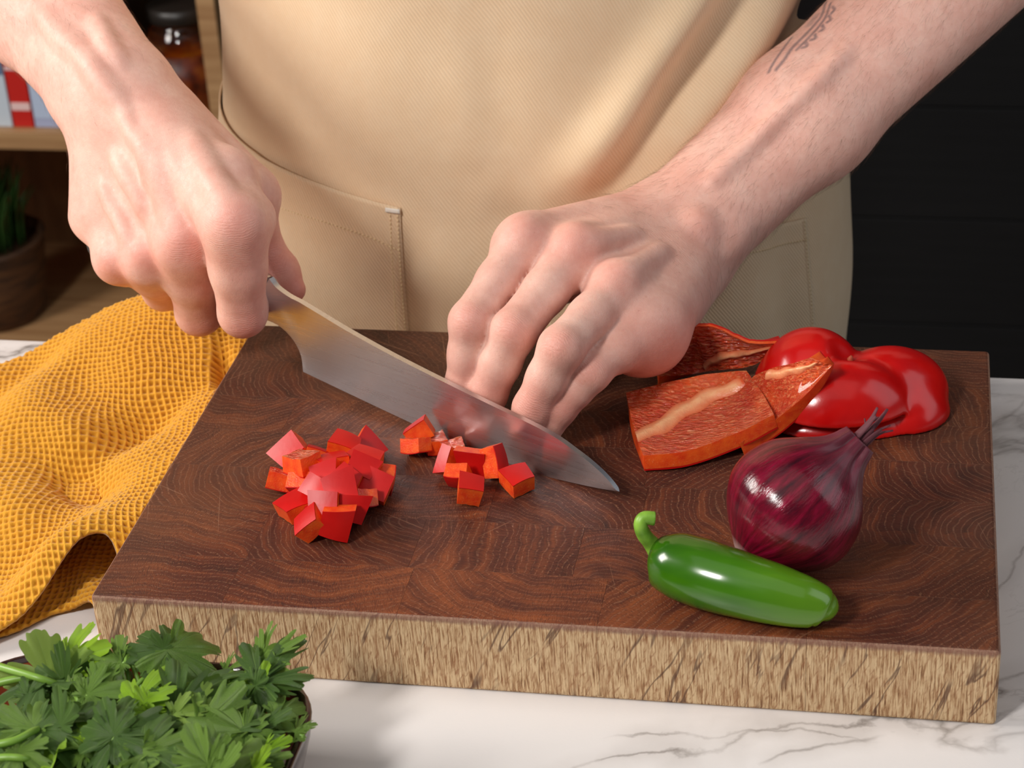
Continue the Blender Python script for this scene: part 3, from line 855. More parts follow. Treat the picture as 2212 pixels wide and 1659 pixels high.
# fine arm hair
def arm_hair(P, Q, wrist, fdir, dens, seed, skip=None):
    rg = np.random.RandomState(seed)
    A = P[Q[:, 0]]; B = P[Q[:, 1]]; Cc = P[Q[:, 3]]
    N = np.cross(B - A, Cc - A); ar = np.linalg.norm(N, axis=1); N = N / (ar[:, None] + 1e-12)
    s = (A - wrist) @ fdir
    ok = (s > -0.030) & (s < .22) & (N @ VIEW < 0.25)
    w = ar * ok * np.clip((s + .03) / .06, 0.05, 1)
    idx = rg.choice(len(A), dens, p=w / w.sum())
    L = rg.uniform(.004, .0085, dens)
    tang = -fdir + rg.normal(0, .28, (dens, 3)) + np.array([0, -.1, -.35])
    n = N[idx]; tang = tang - n * (tang * n).sum(1, keepdims=True); tang /= np.linalg.norm(tang, axis=1, keepdims=True)
    p0 = A[idx]; V = []; F = []
    side = np.cross(n, tang)
    r0 = 0.000026
    pts = [p0, p0 + tang * (L * .5)[:, None] + n * (L * .16)[:, None], p0 + tang * L[:, None] + n * (L * .17)[:, None]]
    rad = [r0, r0 * .8, r0 * .25]
    blocks = []
    for p, r in zip(pts, rad):
        for k in range(3):
            a = 2.094 * k; blocks.append(p + side * (r * math.cos(a)) + n * (r * math.sin(a)))
    V = np.stack(blocks, 1).reshape(-1, 3)
    base = np.arange(dens) * 9; F = []
    for j in (0, 1):
        for k in range(3):
            k2 = (k + 1) % 3
            F.append(np.stack([base + j * 3 + k, base + j * 3 + k2, base + j * 3 + 3 + k2, base + j * 3 + 3 + k], 1))
    o = mesh_obj('arm_hair', V, np.concatenate(F), HAIRM, body); o['kind'] = 'stuff'
HAIRM = simple_mat('arm_hair', srgb(112, 78, 54), 0.5)
arm_hair(PL, QL, infoL['Wr'], infoL['fdir'], 2600, 1)
arm_hair(PR, QR, infoR['Wr'], infoR['fdir'], 1300, 2)
# ---------------------------------------------------------------- apron, shirt and trousers (children of the person)
def twill_mat(name, base, dark, edge):
    t = NT(name); uv = t.n('TexCoord').outputs['UV']
    s = t.sep(uv)
    tw = t.math('SINE', t.math('ADD', t.math('MULTIPLY', s[0], 3700.0), t.math('MULTIPLY', s[1], 2400.0)))
    twn = t.math('ADD', t.math('MULTIPLY', tw, 0.5), 0.5)
    n = t.noise(t.obj(), 90, 4, 0.6).outputs[0]
    big = t.noise(t.obj(), 14, 3, 0.5).outputs[0]
    c = t.mix(t.math('MULTIPLY', twn, 0.42), base, dark)
    c = t.mix(t.math('MULTIPLY', t.ramp(n, [(0.4, 0.0), (0.7, 1.0)]), 0.18), c, edge)
    c = t.mix(t.math('MULTIPLY', t.ramp(big, [(0.35, 0.0), (0.65, 1.0)]), 0.15), c, dark)
    b = t.bump(twn, 0.0003, 0.45)
    b = t.bump(n, 0.0010, 0.25, b)
    t.P(Base_Color=c, Roughness=0.85, Specular_IOR_Level=0.2, Normal=b, Sheen_Weight=0.15, Sheen_Roughness=0.5)
    return t.m
APRON = twill_mat('apron_twill', srgb(236, 208, 172), srgb(212, 178, 138), srgb(243, 224, 194))
THREAD = simple_mat('apron_thread', srgb(236, 212, 166), 0.7)
TAPE = simple_mat('apron_tape', srgb(238, 232, 220), 0.8)
SHIRT = simple_mat('grey_shirt', (0.04, 0.042, 0.048), 0.85)
TROUS = simple_mat('dark_trousers', (0.015, 0.016, 0.020), 0.85)

AX, AY = 0.0985, 0.410                       # axis of the trunk
def apron_point(u, z):
    """u in radians around the trunk from the front (negative = image left); returns point and outward normal"""
    u = np.asarray(u, float); z = np.asarray(z, float)
    hw = 0.1610 + 0.006 * np.exp(-((z + 0.03) / 0.09) ** 2) - 0.010 * np.exp(-((z - 0.13) / 0.07) ** 2) + 0.05 * np.clip(z - 0.16, 0, .2)
    dp = 0.146 + 0.010 * np.exp(-((z - 0.05) / 0.07) ** 2) - 0.05 * np.clip(z - 0.10, 0, .3) - 0.06 * np.clip(-z - 0.0, 0, .3)
    su, cu = np.sin(u), np.cos(u)
    x = AX + hw * np.sign(su) * np.abs(su) ** 0.92
    y = AY - dp * np.sign(cu) * np.abs(cu) ** 0.80
    return np.stack([x, y, z + 0 * x], -1)
def folds(x, z):
    """depth of the cloth folds (m, positive = towards the viewer)"""
    def ridge(x0, z0, x1, z1, w, a, taper=True):
        dx, dz = x1 - x0, z1 - z0; L2 = dx * dx + dz * dz
        t = ((x - x0) * dx + (z - z0) * dz) / L2; tc = np.clip(t, 0, 1)
        d = np.hypot(x - x0 - tc * dx, z - z0 - tc * dz)
        return a * np.exp(-(d / w) ** 2) * (np.sin(math.pi * np.clip(tc * .8 + .12, 0, 1)) if taper else 1)
    f = 0 * x
    # long diagonal pulls rising to the wearer's left armpit
    f += ridge(0.150, 0.095, 0.215, 0.190, 0.011, 0.0095)
    f -= ridge(0.162, 0.086, 0.226, 0.178, 0.010, 0.0085)
    f += ridge(0.178, 0.080, 0.240, 0.165, 0.013, 0.0085)
    f -= ridge(0.198, 0.070, 0.262, 0.160, 0.011, 0.0080)
    f += ridge(0.130, 0.080, 0.182, 0.125, 0.011, 0.0040)
    f -= ridge(0.140, 0.062, 0.200, 0.105, 0.010, 0.0040)
    f += ridge(0.095, 0.150, 0.100, 0.090, 0.012, 0.0012)
    f -= ridge(0.108, 0.160, 0.110, 0.100, 0.012, 0.0010)
    # soft vertical breaks below the waist
    f += ridge(0.085, 0.055, 0.090, -0.10, 0.012, 0.0022)
    f -= ridge(0.070, 0.020, 0.072, -0.10, 0.010, 0.0030)
    f += ridge(0.215, 0.040, 0.222, -0.12, 0.014, 0.0030)
    f -= ridge(0.236, 0.060, 0.240, -0.12, 0.008, 0.0040)
    f += ridge(0.200, 0.005, 0.150, 0.020, 0.008, 0.0020)
    f -= ridge(0.195, 0.016, 0.150, 0.034, 0.008, 0.0020)
    # waist dip left of centre, small sag above the pocket
    f -= ridge(-0.02, 0.125, 0.06, 0.060, 0.022, 0.0050)
    f += ridge(0.00, 0.160, 0.10, 0.090, 0.030, 0.0045)
    f -= ridge(0.10, 0.066, 0.13, 0.072, 0.012, 0.0025)
    f += 0.0009 * np.sin(x * 60 + z * 31) * np.sin(z * 55 - x * 18 + 1.0)
    return f
def cloth_patch(name, U, Zv, extra, mats, parent, thick=0.0011):
    """U, Zv: 2-D arrays; extra = outward offset (array or scalar)"""
    P = apron_point(U, Zv)
    du = 1e-3
    T = apron_point(U + du, Zv) - P; B = apron_point(U, Zv + du) - P
    N = np.cross(T, B); N /= np.linalg.norm(N, axis=-1, keepdims=True)
    off = folds(P[..., 0], P[..., 2]) + extra
    P = P + N * off[..., None]
    nu, nv = U.shape
    V1 = P.reshape(-1, 3); V2 = (P - N * thick).reshape(-1, 3)
    F1 = grid_faces(nu, nv); n1 = len(V1)
    F2 = grid_faces(nu, nv, off=n1, flip=True)
    rim = []
    for i in range(nu - 1):
        a, b = i * nv, (i + 1) * nv; rim.append((a, n1 + a, n1 + b, b))
        a, b = i * nv + nv - 1, (i + 1) * nv + nv - 1; rim.append((a, b, n1 + b, n1 + a))
    for j in range(nv - 1):
        a, b = j, j + 1; rim.append((a, b, n1 + b, n1 + a))
        a, b = (nu - 1) * nv + j, (nu - 1) * nv + j + 1; rim.append((a, n1 + a, n1 + b, b))
    V = np.vstack([V1, V2]); Fs = F1.tolist() + F2.tolist() + rim
    o = mesh_obj(name, V, Fs, mats, parent)
    uvl = o.data.uv_layers.new(name='UVMap')
    arc = U * 0.155
    uvs = np.concatenate([np.stack([arc.ravel(), Zv.ravel()], 1)] * 2)
    li = np.empty(len(o.data.loops), np.int32); o.data.loops.foreach_get('vertex_index', li)
    uvl.data.foreach_set('uv', uvs[li].astype(np.float32).ravel())
    return o
uu = np.linspace(-1.75, 1.62, 330); zz = np.linspace(-0.42, 0.36, 320)
U, Zv = np.meshgrid(uu, zz, indexing='ij')
apron = cloth_patch('apron', U, Zv, 0.0, APRON, person)
apron['label'] = 'beige cotton twill apron with patch pockets'

def find_u(px, py, side=None):
    """trunk angle and height where a photo pixel meets the apron"""
    r = ray(px, py); best = None
    ts = np.linspace(0.75, 1.25, 900)
    P = CAM + r * ts[:, None]
    hw = 0.1610
    dist = []
    for p in P:
        z = p[2]; s = np.clip((p[0] - AX) / hw, -1, 1)
        u = math.asin(math.copysign(abs(s) ** (1 / .92), s)); q = apron_point(u, z)
        dist.append(p[1] - q[1])
    k = int(np.argmax(np.array(dist) > 0)); p = P[k]; s = np.clip((p[0] - AX) / hw, -1, 1)
    return math.asin(math.copysign(abs(s) ** (1 / .92), s)), p[2]
def pocket(top_pts, right_or_left, depth, name):
    """patch pocket: top edge polyline in (u,z); hangs down by depth"""
    tp = np.array(top_pts); n = 70
    e = catmull(tp, n)
    nv = 60; U = np.repeat(e[:, :1], nv, 1); t = np.linspace(0, 1, nv)[None, :]
    Zp = e[:, 1:2] * (1 - t) + (tp[:, 1].min() - depth) * t
    gape = 0.0022 * np.sin(np.linspace(0, math.pi, n))[:, None] * np.exp(-t * 6) + 0.0013
    p = cloth_patch(name, U[:, ::-1], Zp[:, ::-1], gape[:, ::-1] if gape.shape[1] == nv else gape, APRON, apron, 0.0009)
    return e
def thread_line(pts, name, off=0.0022, r=0.00028, dash=0.0021, parent=None):
    """row of single stitches as one part"""
    V, Fs = [], []
    pts = np.array(pts)
    P = apron_point(pts[:, 0], pts[:, 1])
    N = np.stack([(P[:, 0] - AX) / .155 ** 2, (P[:, 1] - AY) / .15 ** 2, 0 * P[:, 0]], 1); N /= np.linalg.norm(N, axis=1)[:, None]
    P = P + N * (folds(P[:, 0], P[:, 2]) + off)[:, None]
    L = np.concatenate([[0], np.cumsum(np.linalg.norm(np.diff(P, axis=0), axis=1))])
    s = 0.0
    while s + dash * .7 < L[-1]:
        a = np.array([np.interp(s, L, P[:, k]) for k in range(3)]); b = np.array([np.interp(s + dash * .68, L, P[:, k]) for k in range(3)])
        v, f = tube([a, (a + b) / 2, b], [r * .6, r, r * .6], 5); k0 = sum(len(x) for x in V)
        V.append(v); Fs += [tuple(i + k0 for i in q) for q in f]; s += dash
    o = mesh_obj(name, np.vstack(V), Fs, THREAD, parent or apron); o['kind'] = 'stuff'
    return o
pk = [find_u(*p) for p in ((505, 300), (560, 342), (640, 382), (740, 418), (862, 448))]
pk = [(-1.62, pk[0][1] + .008)] + pk
e1 = pocket(pk, 1, 0.13, 'pocket')
st = catmull([find_u(*p) for p in ((600, 445), (700, 478), (800, 512), (868, 540))], 60)
thread_line(st, 'stitching')
u_r = pk[-1][0]
thread_line([(u_r - .030, pk[-1][1] - .001 - .13 * k / 59) for k in range(60)], 'stitching')
thread_line([(u_r - .006, pk[-1][1] - .001 - .13 * k / 59) for k in range(60)], 'stitching')
pk2 = [find_u(*p) for p in ((1170, 488), (1290, 487), (1420, 495), (1560, 500), (1735, 470))]
e2 = pocket(pk2, 1, 0.13, 'pocket')
thread_line([(pk2[-1][0] - .02, pk2[-1][1] - .13 * k / 59) for k in range(60)], 'stitching')
thread_line([(u, z - .011) for u, z in catmull(pk2, 60)], 'stitching')
def tape(u, z, w, h):
    a = np.linspace(u - w / 2, u + w / 2, 6); b = np.linspace(z - h / 2, z + h / 2, 4)
    UU, ZZ = np.meshgrid(a, b, indexing='ij')
    return cloth_patch('corner_tape', UU, ZZ, 0.0024, TAPE, apron, 0.0005)
tape(u_r - .022, pk[-1][1] - .0014, .046, .0022)
tape(pk2[0][0] + .03, pk2[0][1] - .0012, .06, .0022)

# shirt: shell around trunk and upper arms, sleeves end above the elbows
def ring_shell(name, path, ra, rb, mat, parent, n=28):
    P = np.asarray(path, float); V = []
    a = np.linspace(0, 2 * math.pi, n, endpoint=False)
    for k, p in enumerate(P):
        V.append(np.stack([p[0] + ra[k] * np.cos(a), p[1] + rb[k] * np.sin(a), 0 * a + p[2]], 1))
    V = np.vstack(V); F = []
    for k in range(len(P) - 1):
        for s in range(n):
            s2 = (s + 1) % n; F.append((k * n + s, k * n + s2, (k + 1) * n + s2, (k + 1) * n + s))
    o = mesh_obj(name, V, F, mat, parent)
    m = o.modifiers.new('thick', 'SOLIDIFY'); m.thickness = 0.002; m.offset = 1
    return o
zs = np.linspace(-0.12, 0.50, 14)
shirt = ring_shell('shirt', [(AX, AY, z) for z in zs], 0.150 + 0.018 * np.clip((zs - .1) / .3, 0, 1) - np.clip(zs - .42, 0, 1) * .6, 0.122 + 0 * zs - np.clip(zs - .42, 0, 1) * .6, SHIRT, person)
for sx, el in ((-1, elR), (1, elL)):
    sh = np.array([AX + sx * .180, AY - .005, .450]); e = sh + (el - sh) * .72
    path = [sh + (e - sh) * t for t in np.linspace(0, 1, 8)]
    v, f = tube(path, np.linspace(.064, .056, 8), 24)
    f = [q for q in f if len(q) == 4]
    o = mesh_obj('sleeve', v[:-2], f, SHIRT, shirt); m = o.modifiers.new('thick', 'SOLIDIFY'); m.thickness = .002
zs = np.linspace(-0.30, -0.08, 6)
tr = ring_shell('trousers', [(AX, AY, z) for z in zs], 0.156 + 0 * zs, 0.120 + 0 * zs, TROUS, person)
for sx in (-1, 1):
    path = [(AX + sx * (.080 + .01 * t), AY, -.22 - .66 * t) for t in np.linspace(0, 1, 10)]
    v, f = tube(path, np.linspace(.088, .060, 10), 24); mesh_obj('trouser_leg', v, f, TROUS, tr)
    v, f = tube([(AX + sx * .09, AY + .05, -.862), (AX + sx * .09, AY - .02, -.862), (AX + sx * .092, AY - .12, -.868), (AX + sx * .092, AY - .16, -.872)], [.034, .038, .036, .024], 16)
    mesh_obj('shoe', v, f, simple_mat('shoe_leather', (.02, .015, .012), .5), person)
# ---------------------------------------------------------------- peppers
def pepper_skin(name='pepper_skin', rough=0.36, spec=0.32):
    t = NT(name); p = t.obj()
    n = t.noise(p, 60, 3).outputs[0]
    c = t.ramp(n, [(0.35, srgb(188, 12, 12)), (0.65, srgb(206, 20, 16))])
    t.P(Base_Color=c, Roughness=rough, Specular_IOR_Level=spec, Subsurface_Weight=0.12, Subsurface_Radius=(1.0, 0.2, 0.1), Subsurface_Scale=0.003,
        Coat_Weight=0.0, Coat_Roughness=0.12, Normal=t.bump(t.noise(p, 500, 2).outputs[0], 0.00015, 0.2))
    return t.m
def pepper_flesh():
    t = NT('pepper_flesh'); p = t.obj()
    n = t.noise(p, 240, 3).outputs[0]; f = t.noise(p, 1400, 3, 0.6).outputs[0]
    c = t.ramp(n, [(0.3, srgb(226, 58, 20)), (0.7, srgb(244, 100, 30))])
    c = t.mix(t.ramp(f, [(0.62, 0.0), (0.75, 0.35)]), c, srgb(255, 190, 130))
    t.P(Base_Color=c, Roughness=0.34, Subsurface_Weight=0.30, Subsurface_Radius=(1.0, 0.35, 0.1), Subsurface_Scale=0.004, Normal=t.bump(f, 0.0004, 0.4))
    return t.m
def pepper_inside():
    t = NT('pepper_inside'); p = t.obj()
    cells = t.voro(t.mapv(p, (1, 2.4, 2.4)), 330).outputs[0]
    lines = t.noise(t.mapv(p, (260, 800, 800), (0, 0, 0.4)), 1.0, 3, 0.6, 1.2).outputs[0]
    big = t.noise(p, 70, 3).outputs[0]
    c = t.ramp(big, [(0.35, srgb(206, 58, 26)), (0.65, srgb(236, 92, 40))])
    c = t.mix(t.ramp(lines, [(0.50, 0.0), (0.66, 0.65)]), c, srgb(248, 158, 100))
    h = t.math('ADD', t.math('MULTIPLY', cells, 0.7), lines)
    t.P(Base_Color=c, Roughness=0.16, Specular_IOR_Level=0.6, Subsurface_Weight=0.25, Subsurface_Radius=(1.0, 0.35, 0.1), Subsurface_Scale=0.003,
        Coat_Weight=0.5, Coat_Roughness=0.08, Normal=t.bump(h, 0.0022, 0.9))
    return t.m
PSKIN = pepper_skin(); PSKIN_DOME = pepper_skin('pepper_dome_skin', 0.20, 0.5); PFLESH = pepper_flesh(); PIN = pepper_inside()
def pepper_rib():
    t = NT('pepper_rib'); p = t.obj()
    n = t.noise(p, 300, 4, 0.6).outputs[0]
    pale = t.n('Attribute', attribute_name='pale').outputs['Fac']
    cc = t.mix(t.math('MULTIPLY', pale, t.math('ADD', 0.35, n), clamp=True), srgb(224, 84, 38), srgb(250, 190, 140))
    t.P(Base_Color=cc, Roughness=0.28, Subsurface_Weight=0.3, Subsurface_Radius=(1, .5, .25), Subsurface_Scale=0.003, Normal=t.bump(n, 0.0009, 0.6))
    return t.m
PRIB = pepper_rib()

def resample(rows, ns, nt):
    """rows: list of rows of 3-D points -> smooth ns x nt grid"""
    R_ = [catmull(r, ns) for r in rows]; R_ = np.stack(R_, 0)
    return np.stack([catmull(R_[:, i], nt) for i in range(ns)], 0)
def grid_normals(G):
    a = np.gradient(G, axis=0); b = np.gradient(G, axis=1); N = np.cross(a, b)
    N /= np.linalg.norm(N, axis=-1, keepdims=True) + 1e-12
    if N[..., 2].mean() < 0: N = -N
    return N
def slab(G, N, top, thick, rough_rim=0.0, rs=None):
    """closed slab between G+N*top and G+N*(top-thick); returns verts, faces, face kind (0 top, 1 bottom, 2 rim)"""
    nu, nv = G.shape[:2]
    A = (G + N * top).reshape(-1, 3); B = (G + N * (top - thick)).reshape(-1, 3); n1 = len(A)
    F = grid_faces(nu, nv).tolist(); kd = [0] * len(F)
    F2 = grid_faces(nu, nv, off=n1, flip=True).tolist(); kd += [1] * len(F2); F += F2
    loop = [i * nv for i in range(nu)] + [(nu - 1) * nv + j for j in range(1, nv)] + [i * nv + nv - 1 for i in range(nu - 2, -1, -1)] + [j for j in range(nv - 2, 0, -1)]
    for k in range(len(loop)):
        a, b = loop[k], loop[(k + 1) % len(loop)]
        F.append((a, n1 + a, n1 + b, b)); kd.append(2)
    return np.vstack([A, B]), F, kd
def fix_normals(o):
    bm = bmesh.new(); bm.from_mesh(o.data); bmesh.ops.recalc_face_normals(bm, faces=bm.faces)
    for e in bm.edges:
        if len(e.link_faces) == 2 and e.calc_face_angle(0) > 0.7: e.smooth = False
    bm.to_mesh(o.data); bm.free(); return o
def pepper_panel(label, rows, thick, rib=None, seed=0, torn=False):
    pts = [[PZ(x, y, BT + z) for x, y, z in r] for r in rows]
    G = resample(pts, 46, 30)
    rg = np.random.RandomState(seed)
    if torn:                                       # ragged far edge
        e = G[:, 0] - G[:, 4]; jag = np.convolve(rg.uniform(-1, 1, 46 + 2), [.25, .5, .25], 'valid') + .5 * rg.uniform(-1, 1, 46)
        for c_ in range(4): G[:, c_] += e * (jag * .16)[:, None] * (1 - c_ / 4)
    N = grid_normals(G)
    if N.mean(axis=(0, 1)) @ VIEW > 0: N = -N
    # lumpy inner face
    s, tt = np.meshgrid(np.linspace(0, 1, 46), np.linspace(0, 1, 30), indexing='ij')
    lump = sum(rg.uniform(.2, .5) * np.sin(rg.uniform(6, 26) * s + rg.uniform(6, 26) * tt + rg.uniform(0, 6)) for _ in range(7))
    edge = np.minimum(np.minimum(s, 1 - s), np.minimum(tt, 1 - tt))
    c = G.mean(axis=(0, 1)); c[2] = BT
    root = empty('pepper_piece', c); tag(root, label, 'pepper', 'cut pieces of red pepper, inner side up')
    G2 = G + N * (lump * 0.00016 - 0.0008 * np.clip(edge / .12, 0, 1))[..., None]
    tk = thick * (np.clip(.28 + .72 * tt / .35, 0, 1) if torn else 1 + 0 * tt)[..., None]
    V, F, kd = slab(G2, N, 0, tk)
    o = mesh_obj('flesh', V, F, [PIN, PFLESH], root, fmat=[0 if k == 0 else 1 for k in kd]); fix_normals(o)
    V, F, kd = slab(G, N, -tk - 0.00003, 0.0007)
    fix_normals(mesh_obj('skin', V, F, PSKIN, root))
    if rib:
        ss = np.linspace(rib[0][0], rib[1][0], 40); ts = np.linspace(rib[0][1], rib[1][1], 40)
        def at(a, b):
            i = np.clip(a * 45, 0, 44.999); j = np.clip(b * 29, 0, 28.999); i0, j0 = int(i), int(j); fi, fj = i - i0, j - j0
            g = lambda Q: (Q[i0, j0] * (1 - fi) + Q[i0 + 1, j0] * fi) * (1 - fj) + (Q[i0, j0 + 1] * (1 - fi) + Q[i0 + 1, j0 + 1] * fi) * fj
            return g(G2), g(N)
        wid = rib[2]; nw = 9; rows_ = []; wt = []
        dirn = np.array([rib[1][0] - rib[0][0], rib[1][1] - rib[0][1]]); 
        for k, (a, b) in enumerate(zip(ss, ts)):
            e_ = math.sin(math.pi * min(1, .10 + .90 * k / 39)) ** .45
            row = []
            for q in np.linspace(-1, 1, nw):
                dt_ = q * wid * (1 + .18 * math.sin(k * .55 + (q > 0) * 2.0)) * (0.45 + .65 * e_)
                g, n = at(a, np.clip(b + 0.012 * math.sin(k * .23) + dt_, 0, 1))
                hgt = math.exp(-(q / .55) ** 2) * .0013 * e_ * (1 + .15 * math.sin(k * .9)) - .00035 * abs(q) ** 3
                row.append(g + n * (hgt + .0001)); wt.append(max(0, 1 - abs(q) ** 1.3) * min(1, 3 * e_ - .6))
            rows_.append(row)
        Gr = np.array(rows_)
        o = mesh_obj('rib', Gr.reshape(-1, 3), grid_faces(40, nw), PRIB, root)
        at_ = o.data.attributes.new('pale', 'FLOAT', 'POINT'); at_.data.foreach_set('value', np.array(wt, np.float32))
        if np.mean([np.array(p_.normal) @ VIEW for p_ in o.data.polygons]) > 0: o.data.flip_normals()
    return root
pepper_panel('red pepper panel lying nearest knife tip, inner side up with pale rib',
    [[(1352, 848, .010), (1440, 826, .012), (1530, 808, .015), (1612, 800, .019)],
     [(1364, 905, .0078), (1455, 880, .0082), (1550, 858, .0105), (1645, 846, .0160)],
     [(1378, 955, .0062), (1470, 935, .0066), (1570, 905, .0095), (1662, 876, .0150)],
     [(1390, 984, .0075), (1480, 975, .0080), (1585, 938, .0108), (1672, 896, .0150)]], .0060, ((0.0, .58), (.92, .14), .11), 1)
pepper_panel('red pepper panel leaning on the pepper dome, thick orange cut edge',
    [[(1628, 812, .019), (1665, 796, .024), (1715, 784, .031), (1750, 773, .036)],
     [(1600, 852, .012), (1655, 830, .019), (1722, 805, .029), (1770, 780, .036)],
     [(1585, 906, .0075), (1650, 876, .0125), (1722, 832, .025), (1784, 785, .0355)],
     [(1598, 958, .0065), (1662, 916, .0110), (1735, 858, .0225), (1798, 789, .035)]], .0064, ((.28, .10), (.97, .34), .13), 2)
pepper_panel('torn red pepper piece with ragged edge standing at the back of the board',
    [[(1410, 786, .0085), (1432, 764, .014), (1450, 757, .016), (1466, 754, .018), (1492, 728, .023), (1500, 708, .028), (1524, 704, .030), (1560, 714, .028), (1600, 734, .024), (1628, 742, .023), (1684, 742, .025)],
     [(1416, 800, .0065), (1440, 790, .008), (1462, 786, .009), (1480, 782, .010), (1505, 770, .013), (1520, 762, .016), (1545, 760, .016), (1575, 764, .015), (1606, 768, .014), (1632, 766, .015), (1676, 752, .021)],
     [(1424, 814, .0058), (1450, 812, .0052), (1476, 810, .0052), (1496, 808, .0055), (1520, 804, .0060), (1542, 800, .0062), (1566, 798, .0065), (1592, 796, .0068), (1616, 792, .0075), (1636, 786, .009), (1664, 764, .015)]], .0042, ((.42, .88), (.99, .30), .13), 3, torn=True)

# lower half of a red pepper, cut side down
def pepper_dome():
    c = np.array([.271, .158, BT])
    F = Field((c[0] - .050, c[1] - .035, BT - .006), (c[0] + .050, c[1] + .042, BT + .045), .0007)
    D = F.new()
    I = np.eye(3)
    def rz(a): a = math.radians(a); return [(math.cos(a), math.sin(a), 0), (-math.sin(a), math.cos(a), 0), (0, 0, 1)]
    lob = [((.2565, .1675), .007, rz(-20), (.0225, .0220, .0250)), ((.2700, .1490), .0055, rz(14), (.0290, .0198, .0225)),
           ((.2870, .1665), .004, rz(25), (.0265, .0210, .0205)), ((.2985, .1575), -.002, rz(-40), (.0135, .0165, .0175)),
           ((.2440, .1690), .004, rz(0), (.0120, .0180, .0140))]
    fields = []
    for (x_, y_), z, ax, r in lob:
        a = F.new(); F.ell(a, (x_, y_, BT + z), ax, r, 0); fields.append(a)
    # rim of the upper lobes stands clear of the skirt below
    zz_ = F.ax[2][None, None, :]
    rim = (BT + .0088) - zz_
    fields[1] = -smin(-fields[1], -rim.astype(np.float32), .0014)
    out = fields[0]
    for a in fields[1:]: out = smin(out, a, .0030)
    b = F.new(); F.ell(b, (.2705, .1540, BT), rz(6), (.0352, .0200, .0108), 0)
    F.ell(b, (.2990, .1570, BT), rz(-35), (.0130, .0170, .0125), .0012)
    F.ell(b, (.2480, .1600, BT), rz(15), (.0190, .0180, .0110), .0012)
    out = smin(out, b, .0004)
    F.ell(out, (.2722, .1610, BT + .0300), I, (.0050, .0045, .0050), .006, cut=True)
    zc = F.ax[2][None, None, :]
    out = np.maximum(out, (BT + 0.0003) - zc).astype(np.float32)
    P, Q = F.mesh(out, 2)
    P[:, 2] = np.maximum(P[:, 2], BT + 0.0002)
    root = empty('pepper_half', c); tag(root, 'glossy red lobed half of a bell pepper lying cut side down', 'pepper')
    mesh_obj('skin', P, Q, PSKIN_DOME, root)
    q = np.array([.2722, .1610, BT + .0240])
    v, f = tube([q + np.array([0, 0, -.004]), q, q + np.array([.0006, 0, .0012])], [.0016, .0012, .0005], 8)
    mesh_obj('blossom_scar', v, f, simple_mat('scar', srgb(170, 70, 40), .6), root)
pepper_dome()

# diced cubes ------------------------------------------------------
def cube_meshes(seed, a, b, h):
    """flesh block with skin cap on +z, slightly irregular and curved"""
    rg = np.random.RandomState(seed)
    n = 6
    s = np.linspace(-.5, .5, n); X, Y = np.meshgrid(s, s, indexing='ij')
    skew = rg.uniform(-.22, .22, 2); tap = rg.uniform(-.16, .16, 2)
    x = X * a * (1 + tap[0] * Y * 2) + skew[0] * Y * b * .6; y = Y * b * (1 + tap[1] * X * 2)
    cr = rg.uniform(.05, .13)
    z = h * .5 - cr * h * 4 * (X ** 2 * rg.uniform(.2, 1) + Y ** 2 * rg.uniform(0, .4))
    G = np.stack([x, y, z], -1)
    N = np.zeros_like(G); N[..., 2] = 1.0
    low = rg.uniform(-1, 1, (n, n)) * .035 * h + h * (X * skew[0] * .25)
    A = G - N * .00035; B = np.stack([x * rg.uniform(.90, 1.0), y * rg.uniform(.90, 1.0), -h * .5 + low + (z - h * .5) * .5], -1)
    A_ = A.reshape(-1, 3); B_ = B.reshape(-1, 3); n1 = len(A_)
    F = grid_faces(n, n).tolist(); kd = [0] * len(F)
    F2 = grid_faces(n, n, off=n1, flip=True).tolist(); kd += [1] * len(F2); F += F2
    loop = [i * n for i in range(n)] + [(n - 1) * n + j for j in range(1, n)] + [i * n + n - 1 for i in range(n - 2, -1, -1)] + [j for j in range(n - 2, 0, -1)]
    for k in range(len(loop)):
        p, q = loop[k], loop[(k + 1) % len(loop)]; F.append((p, n1 + p, n1 + q, q)); kd.append(0)
    V2, F3, _ = slab(G, N, 0.0, .00034)
    # the skin bends a little down the sides
    return (np.vstack([A_, B_]), F, kd), (V2, F3)
CUBES = []
def add_cube(px, py, z, sd, yaw, dims, label, group, seed):
    c = PZ(px, py, BT + z)
    CUBES.append(dict(c=np.array(c), sd=unit(sd), yaw=yaw, dims=dims, label=label, group=group, seed=seed))
near = [
 (918, 934, .0052, (-.55, .15, .75), 10, (.0105, .0090, .0080), 'red pepper cube with skin on top touching the blade edge'),
 (897, 971, .0036, (.1, -.45, -.9), 25, (.0105, .0075, .0062), 'small pepper cube with orange side up, farthest along the blade towards heel'),
 (950, 950, .0034, (0, -.05, -1), -27, (.0092, .0092, .0062), 'pepper cube with pale ribbed inner side up against the blade, heel side'),
 (995, 961, .0034, (0, -.05, -1), -27, (.0092, .0092, .0062), 'pepper cube with pale ribbed inner side up against the blade, tip side'),
 (966, 1002, .0055, (-.45, -.55, .55), 75, (.0115, .0058, .0060), 'narrow upright pepper sliver with pink shine beside the square red cube'),
 (1020, 1003, .0054, (.05, -1, .12), 0, (.0112, .0112, .0062), 'pepper cube standing with its flat red skin towards the board front'),
 (990, 1034, .0040, (0, -.85, -.45), 0, (.0092, .0080, .0070), 'pepper cube with orange top next to a cube with shiny skin up'),
 (1016, 1064, .0046, (.25, -.1, .95), 4, (.0098, .0095, .0085), 'pepper cube with shiny pink skin up and ragged orange front'),
 (1070, 1002, .0062, (.9, -.25, .35), 65, (.0125, .0075, .0075), 'tall leaning pepper cube with orange side, between blade and other cubes'),
 (1119, 1038, .0042, (.04, -.12, 1), 38, (.0108, .0108, .0070), 'lone pepper cube with skin up closest to knife tip'),
]
